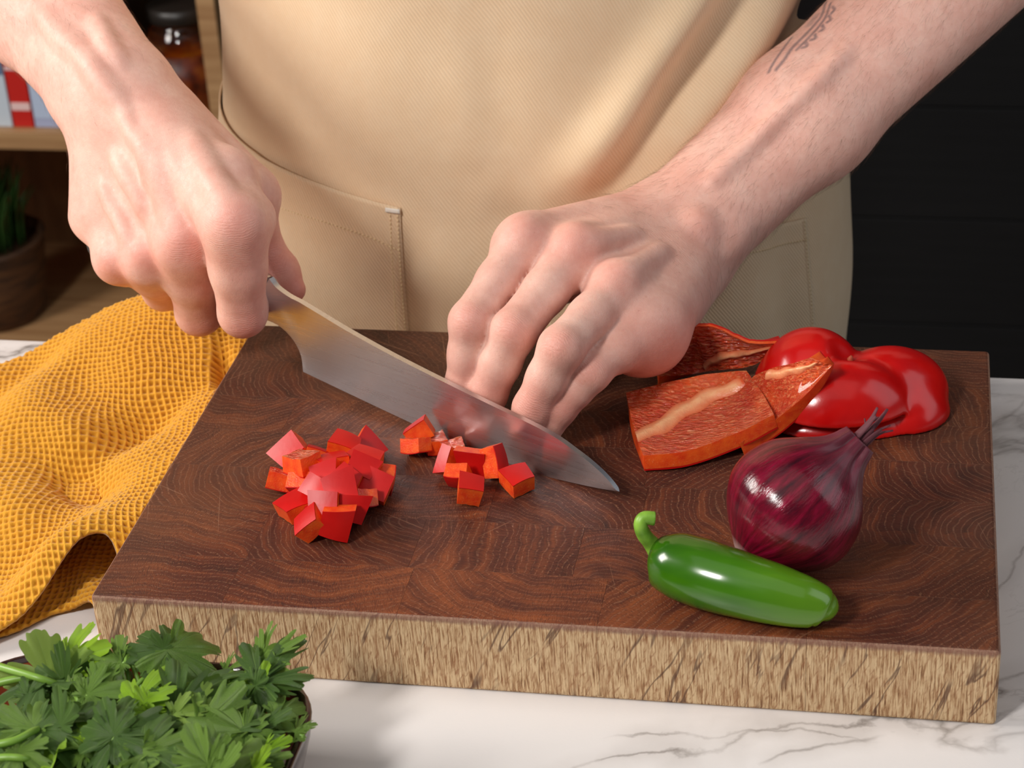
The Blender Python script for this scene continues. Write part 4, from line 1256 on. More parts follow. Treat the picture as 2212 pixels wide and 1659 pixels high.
for k, d in enumerate(near): add_cube(*d, 'diced pepper cubes beside the knife blade', 100 + k)
PL_ = 'red pepper cube in the heap of diced pepper away from the knife'
pile = [
 (610, 1045, .0040, (-.2, -.35, -.9), -10, (.0120, .0085, .0070)), (658, 1052, .0042, (0, -.8, -.5), 5, (.0105, .0100, .0070)),
 (641, 1096, .0048, (-.15, -.15, 1), 35, (.0130, .0110, .0075)), (672, 1141, .0050, (-.55, -.35, .75), 25, (.0110, .0090, .0075)),
 (729, 1138, .0055, (.15, -1, .15), -8, (.0118, .0118, .0080)), (760, 1112, .0046, (.3, -.8, .5), -5, (.0110, .0105, .0080)),
 (786, 1088, .0044, (.1, -.6, -.8), -35, (.0100, .0100, .0070)), (806, 1054, .0060, (.1, -.65, .75), -18, (.0135, .0115, .0065)),
 (834, 1042, .0044, (.9, .1, -.2), 20, (.0100, .0085, .0070)), (696, 1104, .0060, (-.1, -.35, .95), 12, (.0120, .0090, .0065)),
 (630, 990, .0052, (-.3, -.6, .75), 42, (.0130, .0110, .0085)), (690, 1000, .0042, (.3, .5, .8), 10, (.0110, .0100, .0070)),
 (752, 984, .0040, (-.2, -.3, .9), -15, (.0125, .0100, .0065)), (798, 968, .0052, (.6, -.45, .65), -35, (.0120, .0085, .0050)),
 (730, 1040, .0042, (0, 0, 1), 20, (.0110, .0105, .0070)), (770, 1030, .0042, (0, 0, 1), -20, (.0105, .0105, .0070)),
 (700, 1070, .0040, (0, 0, 1), 40, (.0105, .0105, .0068)), (745, 1090, .0040, (0, 0, -1), 10, (.0105, .0105, .0068)),
 (654, 1016, .0105, (.1, -.2, -1), 30, (.0120, .0105, .0075)), (747, 962, .0112, (.25, -.1, .95), -10, (.0120, .0090, .0065)),
 (720, 1006, .0112, (-.15, .25, .95), 28, (.0120, .0105, .0070)), (790, 993, .0110, (.1, -.05, 1), -14, (.0135, .0095, .0060)),
 (788, 1018, .0118, (.25, -.55, .85), -18, (.0115, .0090, .0065)), (704, 1024, .0120, (-.1, -.6, .75), 18, (.0105, .0085, .0065)),
 (752, 1034, .0112, (.1, -.6, .7), -30, (.0110, .0085, .0065)), (686, 1056, .0128, (-.35, -.55, .75), -28, (.0120, .0085, .0065)),
 (741, 1064, .0128, (.1, -.65, .75), 26, (.0128, .0128, .0070)), (700, 1090, .0112, (0, -.75, .6), 0, (.0115, .0095, .0065)),
]
def cube_label(d):
    sd = unit(d[3]); top = d[2] > .0095
    side = 'red skin up' if sd[2] > .7 else ('orange flesh up' if sd[2] < -.4 else ('red skin facing the board front' if sd[1] < -.5 else 'red skin turned sideways'))
    return 'pepper cube with %s, %s the diced heap' % (side, 'on top of' if top else 'at the bottom of')
for k, d in enumerate(pile): add_cube(*d, cube_label(d), 'cubes in the heap of diced pepper', 200 + k)
def frame(sd, yaw):
    ref = np.array([1.0, 0, 0]) if abs(sd[0]) < .8 else np.array([0, 1.0, 0])
    xa = unit(ref - sd * (ref @ sd)); ya = np.cross(sd, xa); a = math.radians(yaw)
    return np.stack([xa * math.cos(a) + ya * math.sin(a), -xa * math.sin(a) + ya * math.cos(a), sd], 1)
for q in CUBES:                                    # rest on the board, clear of the blade, nudged apart
    q['R'] = frame(q['sd'], q['yaw']); q['rad'] = 0.46 * np.mean(q['dims'])
    h = np.abs(q['R'] * np.array(q['dims'])).sum(1) / 2; q['ext'] = h * .93
def settle():
    for it in range(60):
        for i, a in enumerate(CUBES):
            for b in CUBES[i + 1:]:
                d = b['c'] - a['c']; L = np.linalg.norm(d); m = (a['rad'] + b['rad']) * 0.98
                if L < m:
                    s = d / (L + 1e-9) * (m - L) * .25; s[2] *= 0.8; a['c'] -= s; b['c'] += s
        for a in CUBES:
            a['c'][2] = max(a['c'][2], BT + a['ext'][2] + 0.0002)
            off = (a['c'] - _KA) @ KN; need = abs(a['R'].T @ KN) @ np.array(a['dims']) / 2 + .0018
            if off < need: a['c'] += KN * (need - off)
settle()
for q in CUBES:
    (V, F, kd), (V2, F2) = cube_meshes(q['seed'], *q['dims'])
    c = q['c'].copy(); low = (V @ q['R'].T)[:, 2].min()
    if c[2] + low < BT + .0003 or (q['group'].endswith('blade')) or c[2] - BT < .0085: c[2] = BT + .0002 - low
    root = empty('pepper_cube', (c[0], c[1], c[2])); tag(root, q['label'], 'pepper cube', q['group'])
    o = mesh_obj('flesh', V @ q['R'].T, F, [PFLESH, PIN], root, smooth=False, fmat=kd, local=True); fix_normals(o)
    o = mesh_obj('skin', V2 @ q['R'].T, F2, PSKIN, root, local=True); fix_normals(o)

# ---------------------------------------------------------------- red onion
def onion_skin():
    t = NT('onion_skin'); p = t.obj(); s = t.sep(p)
    th = t.math('ARCTAN2', s[1], s[0])
    co = t.comb(t.math('COSINE', th), t.math('SINE', th), t.math('MULTIPLY', s[2], 9.0))
    st = t.noise(co, 7, 4, 0.6, 0.3).outputs[0]; st2 = t.noise(co, 34, 3, 0.6).outputs[0]
    c = t.ramp(st, [(0.30, srgb(52, 4, 18)), (0.50, srgb(104, 6, 30)), (0.68, srgb(138, 10, 48)), (0.82, srgb(164, 30, 76))])
    c = t.mix(t.math('MULTIPLY', t.ramp(st2, [(0.4, 0.0), (0.7, 1.0)]), 0.35), c, srgb(70, 6, 30))
    neck = t.ramp(t.math('MULTIPLY', s[2], 1.0), [(0.041, 0.0), (0.051, 1.0)])
    c = t.mix(t.math('MULTIPLY', neck, 0.55), c, srgb(88, 34, 48))
    bse = t.ramp(s[2], [(0.0006, 1.0), (0.0022, 0.0)])
    c = t.mix(t.math('MULTIPLY', bse, 0.8), c, srgb(226, 196, 186))
    rg = t.math('ADD', 0.12, t.math('ADD', t.math('MULTIPLY', neck, 0.3), t.math('MULTIPLY', st2, 0.12)))
    t.P(Base_Color=c, Roughness=rg, Specular_IOR_Level=0.5, Coat_Weight=0.12, Coat_Roughness=0.10, Normal=t.bump(t.math('ADD', st2, st), 0.0007, 0.22))
    return t.m
ONION = onion_skin()
ONTIP = simple_mat('onion_dry_tip', srgb(96, 44, 52), 0.7)
ONROOT = simple_mat('onion_roots', srgb(206, 176, 150), 0.8)
def onion():
    c = PZ(1706, 1100, BT + .0262)
    a = unit((.66, .36, .62))
    base = c - a * .0245
    prof = [(0, .0002), (.0006, .0038), (.0028, .0075), (.0070, .0140), (.0125, .0200), (.019, .0242), (.0255, .0255), (.032, .0245), (.038, .0222), (.0430, .0182), (.0468, .0142), (.0498, .0110), (.0525, .0088), (.0550, .0075), (.0575, .0068), (.0600, .0060)]
    pr = catmull(prof, 70); n = 96; th = np.linspace(0, 2 * math.pi, n, endpoint=False)
    V = []
    for z, r in pr:
        nk = np.clip((z - .044) / .010, 0, 1)
        rr = r * (1 + nk * (.10 * np.sin(7 * th + 1) + .06 * np.sin(12 * th)) + .006 * np.sin(5 * th + z * 60))
        V.append(np.stack([rr * np.cos(th), rr * np.sin(th), 0 * th + z], 1))
    V = np.vstack(V); F = []
    m = len(pr)
    for i in range(m - 1):
        for k in range(n):
            k2 = (k + 1) % n; F.append((i * n + k, i * n + k2, (i + 1) * n + k2, (i + 1) * n + k))
    F.append([k for k in range(n)][::-1]); F.append([(m - 1) * n + k for k in range(n)])
    root = empty('red_onion', base); tag(root, 'whole glossy red onion with dry stem tip on the cutting board', 'onion')
    q = Vector((0, 0, 1)).rotation_difference(Vector(a.tolist()))
    root.rotation_mode = 'QUATERNION'; root.rotation_quaternion = q
    o = mesh_obj('bulb', V, F, ONION, root, local=True)
    rg = random.Random(5)
    for k in range(9):
        an = k * .7 + rg.uniform(-.3, .3); r0 = .0034 * rg.uniform(.3, 1); L = rg.uniform(.005, .010) * (1.7 if k in (2, 5) else 1)
        d = np.array([math.cos(an), math.sin(an), 0])
        pts = [d * r0 + np.array([0, 0, .0585]), d * (r0 + .0004) + np.array([0, 0,   .0615 + L * .5]), d * (r0 + rg.uniform(-.001, .0030)) + np.array([rg.uniform(-.001, .001), 0,   .0615 + L])]
        v, f = tube(catmull(pts, 7), np.linspace(.0016, .0006, 7) * rg.uniform(.7, 1.2), 8, up=d, flat=.45)
        mesh_obj('dry_stem', v, f, ONTIP, root, local=True)
    V, F = [], []
    for k in range(40):
        an = rg.uniform(0, 6.28); r0 = rg.uniform(0, .0035); d = np.array([math.cos(an), math.sin(an), 0])
        v, f = tube([d * r0 + np.array([0, 0, .0008]), d * (r0 + .001) - np.array([0, 0, .0008]), d * (r0 + .0022) - np.array([0, 0, .0014])], [.0003, .00025, .0001], 5)
        F += [tuple(i + sum(len(x) for x in V) for i in q_) for q_ in f]; V.append(v)
    o = mesh_obj('roots', np.vstack(V), F, ONROOT, root, local=True); o['kind'] = 'stuff'
onion()

# ---------------------------------------------------------------- jalapeno
def jal_mat():
    t = NT('jalapeno_skin'); p = t.obj()
    n = t.noise(t.mapv(p, (10, 60, 60)), 1.0, 3).outputs[0]
    c = t.ramp(n, [(0.3, srgb(40, 88, 4)), (0.55, srgb(62, 114, 8)), (0.75, srgb(96, 144, 20))])
    lt = t.ramp(t.sep(p)[0], [(0.0, 0.0), (0.045, 1.0)])
    c = t.mix(t.math('MULTIPLY', lt, 0.55), c, srgb(120, 162, 40))
    t.P(Base_Color=c, Roughness=0.20, Specular_IOR_Level=0.5, Subsurface_Weight=0.12, Subsurface_Radius=(.4, 1.0, .1), Subsurface_Scale=0.003, Coat_Weight=0.3, Coat_Roughness=0.10)
    return t.m
JAL = jal_mat()
JSTEM = (lambda t: (t.P(Base_Color=t.ramp(t.noise(t.obj(), 180, 3).outputs[0], [(0.3, srgb(92, 142, 36)), (0.7, srgb(138, 184, 62))]), Roughness=0.42), t.m)[1])(NT('jalapeno_stem'))
JTIP = simple_mat('jalapeno_tip', srgb(150, 190, 90), 0.4)
def jalapeno():
    g = .0002
    P = catmull([PZ(1428, 1206, BT + .0118), PZ(1470, 1222, BT + .0126), PZ(1540, 1244, BT + .0130), PZ(1620, 1266, BT + .0124), PZ(1700, 1288, BT + .0110), PZ(1760, 1304, BT + .0092), PZ(1788, 1311, BT + .0080)], 60)
    t = np.linspace(0, 1, 60)
    r = np.interp(t, [0, .03, .08, .16, .28, .42, .6, .75, .87, .94, .98, 1], [.0058, .0088, .0108, .0121, .0125, .0121, .0109, .0094, .0079, .0064, .0046, .0015])
    k = np.array([.25, .5, .25]); r = np.convolve(np.pad(r, 1, 'edge'), k, 'valid')
    P[:, 2] = BT + np.maximum(r, P[:, 2] * 0 + r) + g + np.clip(t - .9, 0, 1) * .01
    P[:4, 2] = P[4, 2]
    V, F = tube(P, r, 40)
    root = empty('jalapeno', PZ(1600, 1270, BT)); tag(root, 'green jalapeno pepper with curled stem in front of the red onion', 'chili pepper')
    body_ = mesh_obj('pod', V, F, JAL, root)
    d = unit(P[0] - P[3])
    b0 = P[0] + d * -.0015
    S = catmull([b0, PZ(1412, 1180, BT + .0160), PZ(1392, 1156, BT + .0215), PZ(1384, 1134, BT + .0262), PZ(1391, 1119, BT + .0285), PZ(1414, 1120, BT + .0280)], 40)
    rs = np.interp(np.linspace(0, 1, 40), [0, .12, .3, .8, 1], [.0052, .0036, .0028, .0024, .0026])
    V, F = tube(S, rs, 16); st_ = mesh_obj('stem', V, F, JSTEM, root)
    V, F = tube([b0 - d * .0012, b0 + d * .0006, b0 + d * .0016], [.0078, .0070, .0040], 24); mesh_obj('calyx', V, F, JSTEM, root)
    e = unit(P[-1] - P[-4])
    V, F = tube([P[-1] - e * .0016, P[-1] + e * .0004, P[-1] + e * .0012], [.0018, .0016, .0004], 10); mesh_obj('tip_scar', V, F, JTIP, root)
jalapeno()
# ---------------------------------------------------------------- waffle towel
def towel_mat():
    t = NT('mustard_waffle_cotton'); p = t.obj()
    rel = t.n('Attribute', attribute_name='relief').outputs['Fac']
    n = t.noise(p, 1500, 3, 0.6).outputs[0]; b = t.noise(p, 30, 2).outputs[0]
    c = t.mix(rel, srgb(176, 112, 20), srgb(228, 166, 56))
    c = t.mix(t.math('MULTIPLY', t.ramp(b, [(0.4, 0.0), (0.7, 1.0)]), 0.2), c, srgb(212, 144, 36))
    t.P(Base_Color=c, Roughness=0.9, Specular_IOR_Level=0.15, Sheen_Weight=0.3, Sheen_Roughness=0.4, Normal=t.bump(n, 0.0005, 0.5))
    return t.m
TOWEL = towel_mat()
towel = empty('waffle_towel', (-0.09, 0.10, 0.0))
tag(towel, 'crumpled mustard yellow waffle towel on the counter beside the cutting board', 'towel')
def bump2(x, y, cx, cy, sx, sy, ang=0.0):
    c, s = math.cos(ang), math.sin(ang); u = (x - cx) * c + (y - cy) * s; v = -(x - cx) * s + (y - cy) * c
    return np.exp(-(u / sx) ** 2 - (v / sy) ** 2)
def towel_layer(name, front, back, hfun, su, sv, pitch=0.0027, amp=0.0013, rot=0.20, thick=0.0012):
    fr = catmull(front, su); bk = catmull(back, su)
    t = np.linspace(0, 1, sv)[None, :, None]
    XY = fr[:, None, :] * (1 - t) + bk[:, None, :] * t
    x, y = XY[..., 0], XY[..., 1]
    z = hfun(x, y)
    G = np.stack([x, y, z], -1)
    # arc-length-ish cloth coordinates
    ds = np.linalg.norm(np.diff(G, axis=0), axis=-1); dt = np.linalg.norm(np.diff(G, axis=1), axis=-1)
    a = np.concatenate([np.zeros((1, sv)), np.cumsum(ds, 0)], 0); b = np.concatenate([np.zeros((su, 1)), np.cumsum(dt, 1)], 1)
    a = x + 0.25 * z; b = y + 0.5 * z; c, s = math.cos(rot), math.sin(rot)
    u, v = a * c + b * s, (b * c - a * s) * 0.78
    rg = np.random.RandomState(1)
    wob = 0.0006 * np.sin(u * 190 + v * 60) + 0.0005 * np.sin(v * 230 - u * 90)
    w = lambda q: np.abs(np.cos(math.pi * (q + wob) / pitch)) ** 2.2
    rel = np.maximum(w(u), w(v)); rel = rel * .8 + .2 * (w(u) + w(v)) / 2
    N = grid_normals(G)
    P = G + N * (rel * amp * (1 + .25 * np.sin(u * 800) * np.sin(v * 760)))[..., None]
    B = G - N * thick + N * (rel * amp * .3)[..., None]
    V, F, kd = slab(P, N, 0.0, 0.0)
    n1 = P.shape[0] * P.shape[1]; V[n1:] = B.reshape(-1, 3)
    V[:, 2] = np.maximum(V[:, 2], 0.0004)
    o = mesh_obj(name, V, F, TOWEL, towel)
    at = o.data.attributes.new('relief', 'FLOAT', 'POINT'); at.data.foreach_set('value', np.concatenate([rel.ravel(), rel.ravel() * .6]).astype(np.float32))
    return o
def h_top(x, y):
    h = 0.0045 + 0 * x
    h = h + 0.031 * bump2(x, y, -0.020, 0.050, 0.014, 0.030, -0.75)           # arched fold at the near end
    h = h + 0.018 * bump2(x, y, -0.008, 0.085, 0.020, 0.045, -0.25)
    h = h + 0.020 * np.clip((x + 0.075) / 0.075, 0, 1) ** 1.5 * np.clip((y - 0.05) / 0.05, 0, 1)   # rises against the board
    h = h + 0.037 * bump2(x, y, -0.052, 0.234, 0.048, 0.050, 0.35)            # bunched far end
    h = h + 0.014 * bump2(x, y, -0.085, 0.150, 0.030, 0.060, 0.3)
    h = h - 0.010 * bump2(x, y, -0.030, 0.160, 0.012, 0.050, -0.5)
    h = h - 0.016 * bump2(x, y, -0.048, 0.112, 0.013, 0.036, 0.9)
    h = h + 0.010 * bump2(x, y, -0.062, 0.132, 0.014, 0.045, 0.9)
    h = h + 0.008 * bump2(x, y, -0.075, 0.090, 0.014, 0.050, 0.95)
    h = h - 0.016 * bump2(x, y, -0.010, 0.196, 0.0045, 0.022, 0.35)           # sharp pleat near the board corner
    h = h - 0.006 * bump2(x, y, -0.110, 0.190, 0.012, 0.060, -0.5)
    h = h + 0.0018 * np.sin(x * 130 + y * 60) * np.sin(y * 80 - x * 35)
    cap = 0.029 + 0.010 * np.clip((-x - 0.012) / 0.03, 0, 1)
    h = cap * np.tanh(h / cap * 1.0)
    return np.maximum(h, 0.003)
towel_layer('upper_fold', [(-0.24, -0.085), (-0.135, -0.045), (-0.080, -0.018), (-0.046, 0.006), (-0.033, 0.022), (-0.0255, 0.034), (-0.0195, 0.046), (-0.012, 0.050), (-0.0035, 0.040)],
            [(-0.24, 0.13), (-0.175, 0.172), (-0.135, 0.200), (-0.105, 0.225), (-0.080, 0.242), (-0.055, 0.248), (-0.035, 0.249), (-0.018, 0.249), (-0.0030, 0.249)], h_top, 430, 560)
def h_low(x, y):
    return 0.0022 + 0.005 * bump2(x, y, -0.012, 0.030, 0.008, 0.020) + 0.003 * bump2(x, y, -.022, .045, .006, .02, .5)
towel_layer('lower_fold', [(-0.075, 0.000), (-0.045, 0.012), (-0.030, 0.028), (-0.016, 0.030), (-0.0030, 0.012)],
            [(-0.075, 0.10), (-0.050, 0.11), (-0.030, 0.11), (-0.016, 0.11), (-0.0030, 0.11)], h_low, 150, 190)
# ---------------------------------------------------------------- square bowl of coriander
def bowl_mat():
    t = NT('brown_glaze'); p = t.obj()
    n = t.noise(p, 50, 3).outputs[0]
    t.P(Base_Color=t.ramp(n, [(0.35, srgb(38, 20, 18)), (0.65, srgb(60, 32, 28))]), Roughness=0.18, Coat_Weight=0.6, Coat_Roughness=0.08)
    return t.m
BOWL = bowl_mat(); TERRA = simple_mat('terracotta_glaze', srgb(150, 66, 42), 0.35)
BX, BY, BHW, BH = 0.0365, -0.0985, 0.0650, 0.0320
def rrect(hw, r, z, n=12):
    pts = []
    for cx, cy, a0 in ((hw - r, hw - r, 0), (-hw + r, hw - r, 90), (-hw + r, -hw + r, 180), (hw - r, -hw + r, 270)):
        for k in range(n):
            a = math.radians(a0 + 90 * k / (n - 1)); pts.append((BX + cx + r * math.cos(a), BY + cy + r * math.sin(a), z))
    return np.array(pts)
def loft(rings, cap0=True, cap1=True):
    n = len(rings[0]); V = np.vstack(rings); F = []
    for i in range(len(rings) - 1):
        for k in range(n):
            k2 = (k + 1) % n; F.append((i * n + k, i * n + k2, (i + 1) * n + k2, (i + 1) * n + k))
    if cap0: F.append(list(range(n))[::-1])
    if cap1: F.append([(len(rings) - 1) * n + k for k in range(n)])
    return V, F
bowl = empty('herb_bowl', (BX, BY, 0)); tag(bowl, 'dark brown glazed square bowl with rounded corners, filled with coriander', 'bowl')
V, F = loft([rrect(BHW - .012, .020, .0002), rrect(BHW - .009, .021, .0015), rrect(BHW - .005, .025, .010), rrect(BHW - .001, .030, .024), rrect(BHW, .031, .0305), rrect(BHW - .0008, .0305, .0320), rrect(BHW - .0022, .0295, .0320), rrect(BHW - .0032, .029, .0305)], True, False)
mesh_obj('outer_wall', V, F, BOWL, bowl)
V, F = loft([rrect(BHW - .0032, .029, .0305), rrect(BHW - .0045, .027, .024), rrect(BHW - .009, .022, .010), rrect(BHW - .016, .016, .0045)], False, True)
fix_normals(mesh_obj('inner_glaze', V, F[:-1] + [F[-1]], TERRA, bowl))

def leaf_mat(name, top, hi, under):
    t = NT(name); uv = t.n('TexCoord').outputs['UV']; s = t.sep(uv)      # u = angle/pi, v = radius
    rnd = t.n('ObjectInfo').outputs['Random']
    veins = t.math('ABSOLUTE', t.math('SINE', t.math('MULTIPLY', s[0], 21.0)))
    vm = t.ramp(veins, [(0.0, 1.0), (0.16, 0.0)])
    fine = t.ramp(t.voro(t.obj(), 700, 'DISTANCE_TO_EDGE').outputs[0], [(0.0, 1.0), (0.06, 0.0)])
    n = t.noise(t.obj(), 160, 3).outputs[0]
    c = t.mix(t.ramp(n, [(0.35, 0.0), (0.65, 1.0)]), top, hi)
    c = t.mix(t.math('MULTIPLY', rnd, 0.55), c, hi)
    c = t.mix(t.math('MULTIPLY', vm, 0.5), c, srgb(150, 182, 100))
    c = t.mix(t.math('MULTIPLY', fine, 0.12), c, srgb(40, 72, 20))
    back = t.n('NewGeometry').outputs['Backfacing']
    c = t.mix(back, c, under)
    h = t.math('SUBTRACT', n, t.math('ADD', t.math('MULTIPLY', vm, 0.8), t.math('MULTIPLY', fine, 0.4)))
    t.P(Base_Color=c, Roughness=0.34, Specular_IOR_Level=0.5, Normal=t.bump(h, 0.0008, 0.6))
    tr = t.n('BsdfTranslucent'); t.set(tr.inputs[0], t.mix(0.35, c, srgb(150, 190, 50)))
    mx = t.n('MixShader'); mx.inputs[0].default_value = 0.22
    t.t.links.new(t.p.outputs[0], mx.inputs[1]); t.t.links.new(tr.outputs[0], mx.inputs[2]); t.t.links.new(mx.outputs[0], t.out.inputs[0])
    return t.m
LEAF = [leaf_mat('coriander_leaf_dark', srgb(50, 82, 34), srgb(98, 132, 58), srgb(120, 148, 84)),
        leaf_mat('coriander_leaf_mid', srgb(82, 122, 40), srgb(136, 170, 74), srgb(142, 172, 96)),
        leaf_mat('coriander_leaf_pale', srgb(128, 168, 66), srgb(164, 192, 92), srgb(164, 190, 100)),
        leaf_mat('coriander_leaf_young', srgb(120, 176, 32), srgb(170, 210, 52), srgb(150, 190, 60))]
STEM = simple_mat('coriander_stem', srgb(122, 160, 62), 0.4)
def leaf_mesh(seed, lobes, deep, mat):
    """unit-length leaf: base at origin, tip at +y, face +z"""
    rg = np.random.RandomState(seed)
    n = 221; m = 8
    th = np.linspace(-math.radians(128), math.radians(128), n); q = th / math.radians(128)
    r = np.full(n, .16)
    wid = (30, 34, 27, 31)[lobes]; dep = deep
    for t0, L in ((0, 1.0), (-60 + rg.uniform(-5, 5), rg.uniform(.82, .95)), (60 + rg.uniform(-5, 5), rg.uniform(.82, .95)), (-108, .55), (108, .55)):
        d = (np.degrees(th) - t0) / (wid + (4 if t0 == 0 else 0))
        body_ = np.clip(1 - np.abs(d) ** 3.2, 0, 1) ** .75
        cut = 1 - dep * np.exp(-((np.abs(d) - .36) / .085) ** 2) - dep * .7 * np.exp(-((np.abs(d) - .74) / .08) ** 2)
        tooth = 1 + .045 * np.abs(np.sin((d + 1) * math.pi * 3.5 + rg.uniform(-.2, .2))) - .02
        r = np.maximum(r, L * body_ * cut * tooth)
    r *= np.clip((1 - np.abs(q)) * 8, .4, 1)
    r /= r.max()
    k1, k2, fo = rg.uniform(.1, .6), rg.uniform(-.2, .7), rg.uniform(.1, .5)
    ph = rg.uniform(0, 6, 3)
    V = [(0, 0, 0)]; UV = [(0, 0)]
    for j in range(1, m + 1):
        f = j / m
        for i in range(n):
            rr = r[i] * f
            x = rr * math.sin(th[i]); y = rr * math.cos(th[i])
            z = -k1 * x * x - k2 * y * abs(y) * .8 + fo * abs(x) * .5 + .05 * f * f * math.sin(th[i] * 5 + ph[0]) + .03 * math.sin(x * 9 + ph[1]) * f - .022 * f * (1 - .5 * f) * math.exp(-(math.sin(th[i] * 6.68) / .28) ** 2) + .03 * f ** 3 * math.sin(th[i] * 17 + ph[2])
            V.append((x, y + .12 * f * 0, z)); UV.append((th[i] / math.pi, f))
    F = []
    for i in range(n - 1): F.append((0, 1 + i + 1, 1 + i))
    for j in range(m - 1):
        for i in range(n - 1):
            a = 1 + j * n + i; F.append((a, a + 1, a + 1 + n, a + n))
    F = [f[::-1] for f in F]
    me = bpy.data.meshes.new('leaf'); me.from_pydata(V, [], F); me.materials.append(mat)
    me.polygons.foreach_set('use_smooth', [True] * len(F))
    me.update()
    if np.mean([p.normal.z for p in me.polygons]) < 0: me.flip_normals()
    u = me.uv_layers.new(name='UVMap'); li = np.empty(len(me.loops), np.int32); me.loops.foreach_get('vertex_index', li)
    u.data.foreach_set('uv', np.array(UV, np.float32)[li].ravel())
    return me
LM = {}
for mi in range(4):
    LM[mi] = [leaf_mesh(10 * mi + k, k, (.20, .12, .30, .16)[k], LEAF[mi]) for k in range(4)]
def leaf_obj(parent, base, tip, nrm, mi, k, wide=1.0):
    base = np.asarray(base); tip = np.asarray(tip); d = tip - base; L = np.linalg.norm(d); ya = d / L
    n = nrm - ya * (nrm @ ya); n = unit(n); xa = np.cross(ya, n)
    o = bpy.data.objects.new('leaf', LM[mi][k]); link(o, parent)
    Mx = Matrix(((xa[0], ya[0], n[0], 0), (xa[1], ya[1], n[1], 0), (xa[2], ya[2], n[2], 0), (0, 0, 0, 1)))
    S = Matrix.Diagonal((L * wide, L, L, 1))
    o.matrix_local = Matrix.Translation(Vector((base - np.array(root_loc(parent))).tolist())) @ Mx @ S
    return o
UPV = unit(-VIEW * .55 + np.array([0, 0, .7]))
rl = random.Random(11)
SG = 'coriander sprigs heaped in the bowl'
def sprig(bx, by, bz, tx, ty, tz, mi, k, wide=1.0, side=2, tilt=(0, 0), label=None, stem_to=None):
    base = PZ(bx, by, bz); tip = PZ(tx, ty, tz); tip = base + (tip - base) * 1.18
    root = empty('coriander_sprig', base)
    look = ('dark green', 'mid-green', 'pale green', 'young yellow-green')[mi]
    zone = 'beside the rim next to the board' if base[1] > BY + .030 else ('beside the rim away from the towel' if base[0] > BX + .030 else ('beside the rim on the towel side' if base[0] < BX - .020 else 'in the middle of the heap'))
    tag(root, label or '%s coriander sprig %s of the square bowl' % (look, zone), 'coriander', SG)
    d = tip - base; L = np.linalg.norm(d)
    n = unit(UPV + MC[:, 0] * (tilt[0] * 1.6 + rl.uniform(-.45, .45)) + np.array([0, 0, 1]) * tilt[1] + VIEW * rl.uniform(-.1, .35))
    leaf_obj(root, base, tip, n, mi, k, wide)
    lat = np.cross(unit(d), n)
    for s in ((1, -1)[:side]):
        b2 = base - unit(d) * L * .10
        t2 = b2 + (unit(d) * .45 + lat * s * .85) * L * rl.uniform(.55, .8) + n * L * rl.uniform(-.25, .1)
        leaf_obj(root, b2, t2, unit(n + lat * s * .3), mi, rl.choice((0, 2, 3)), wide * .9)
    end = np.array(stem_to) if stem_to is not None else np.array([BX + rl.uniform(-.04, .04), BY + rl.uniform(-.03, .03), .012])
    mid = base - unit(d) * L * .22 - n * L * .20
    end = mid * .5 + end * .5; end[2] = min(end[2], mid[2] - .006); end[2] = max(end[2], .010)
    v, f = tube(catmull([base - n * .0005, base - unit(d) * L * .10 - n * L * .07, mid, end], 16), np.linspace(.00035, .0010, 16), 8)
    mesh_obj('stem', v, f, STEM, root)
    return root
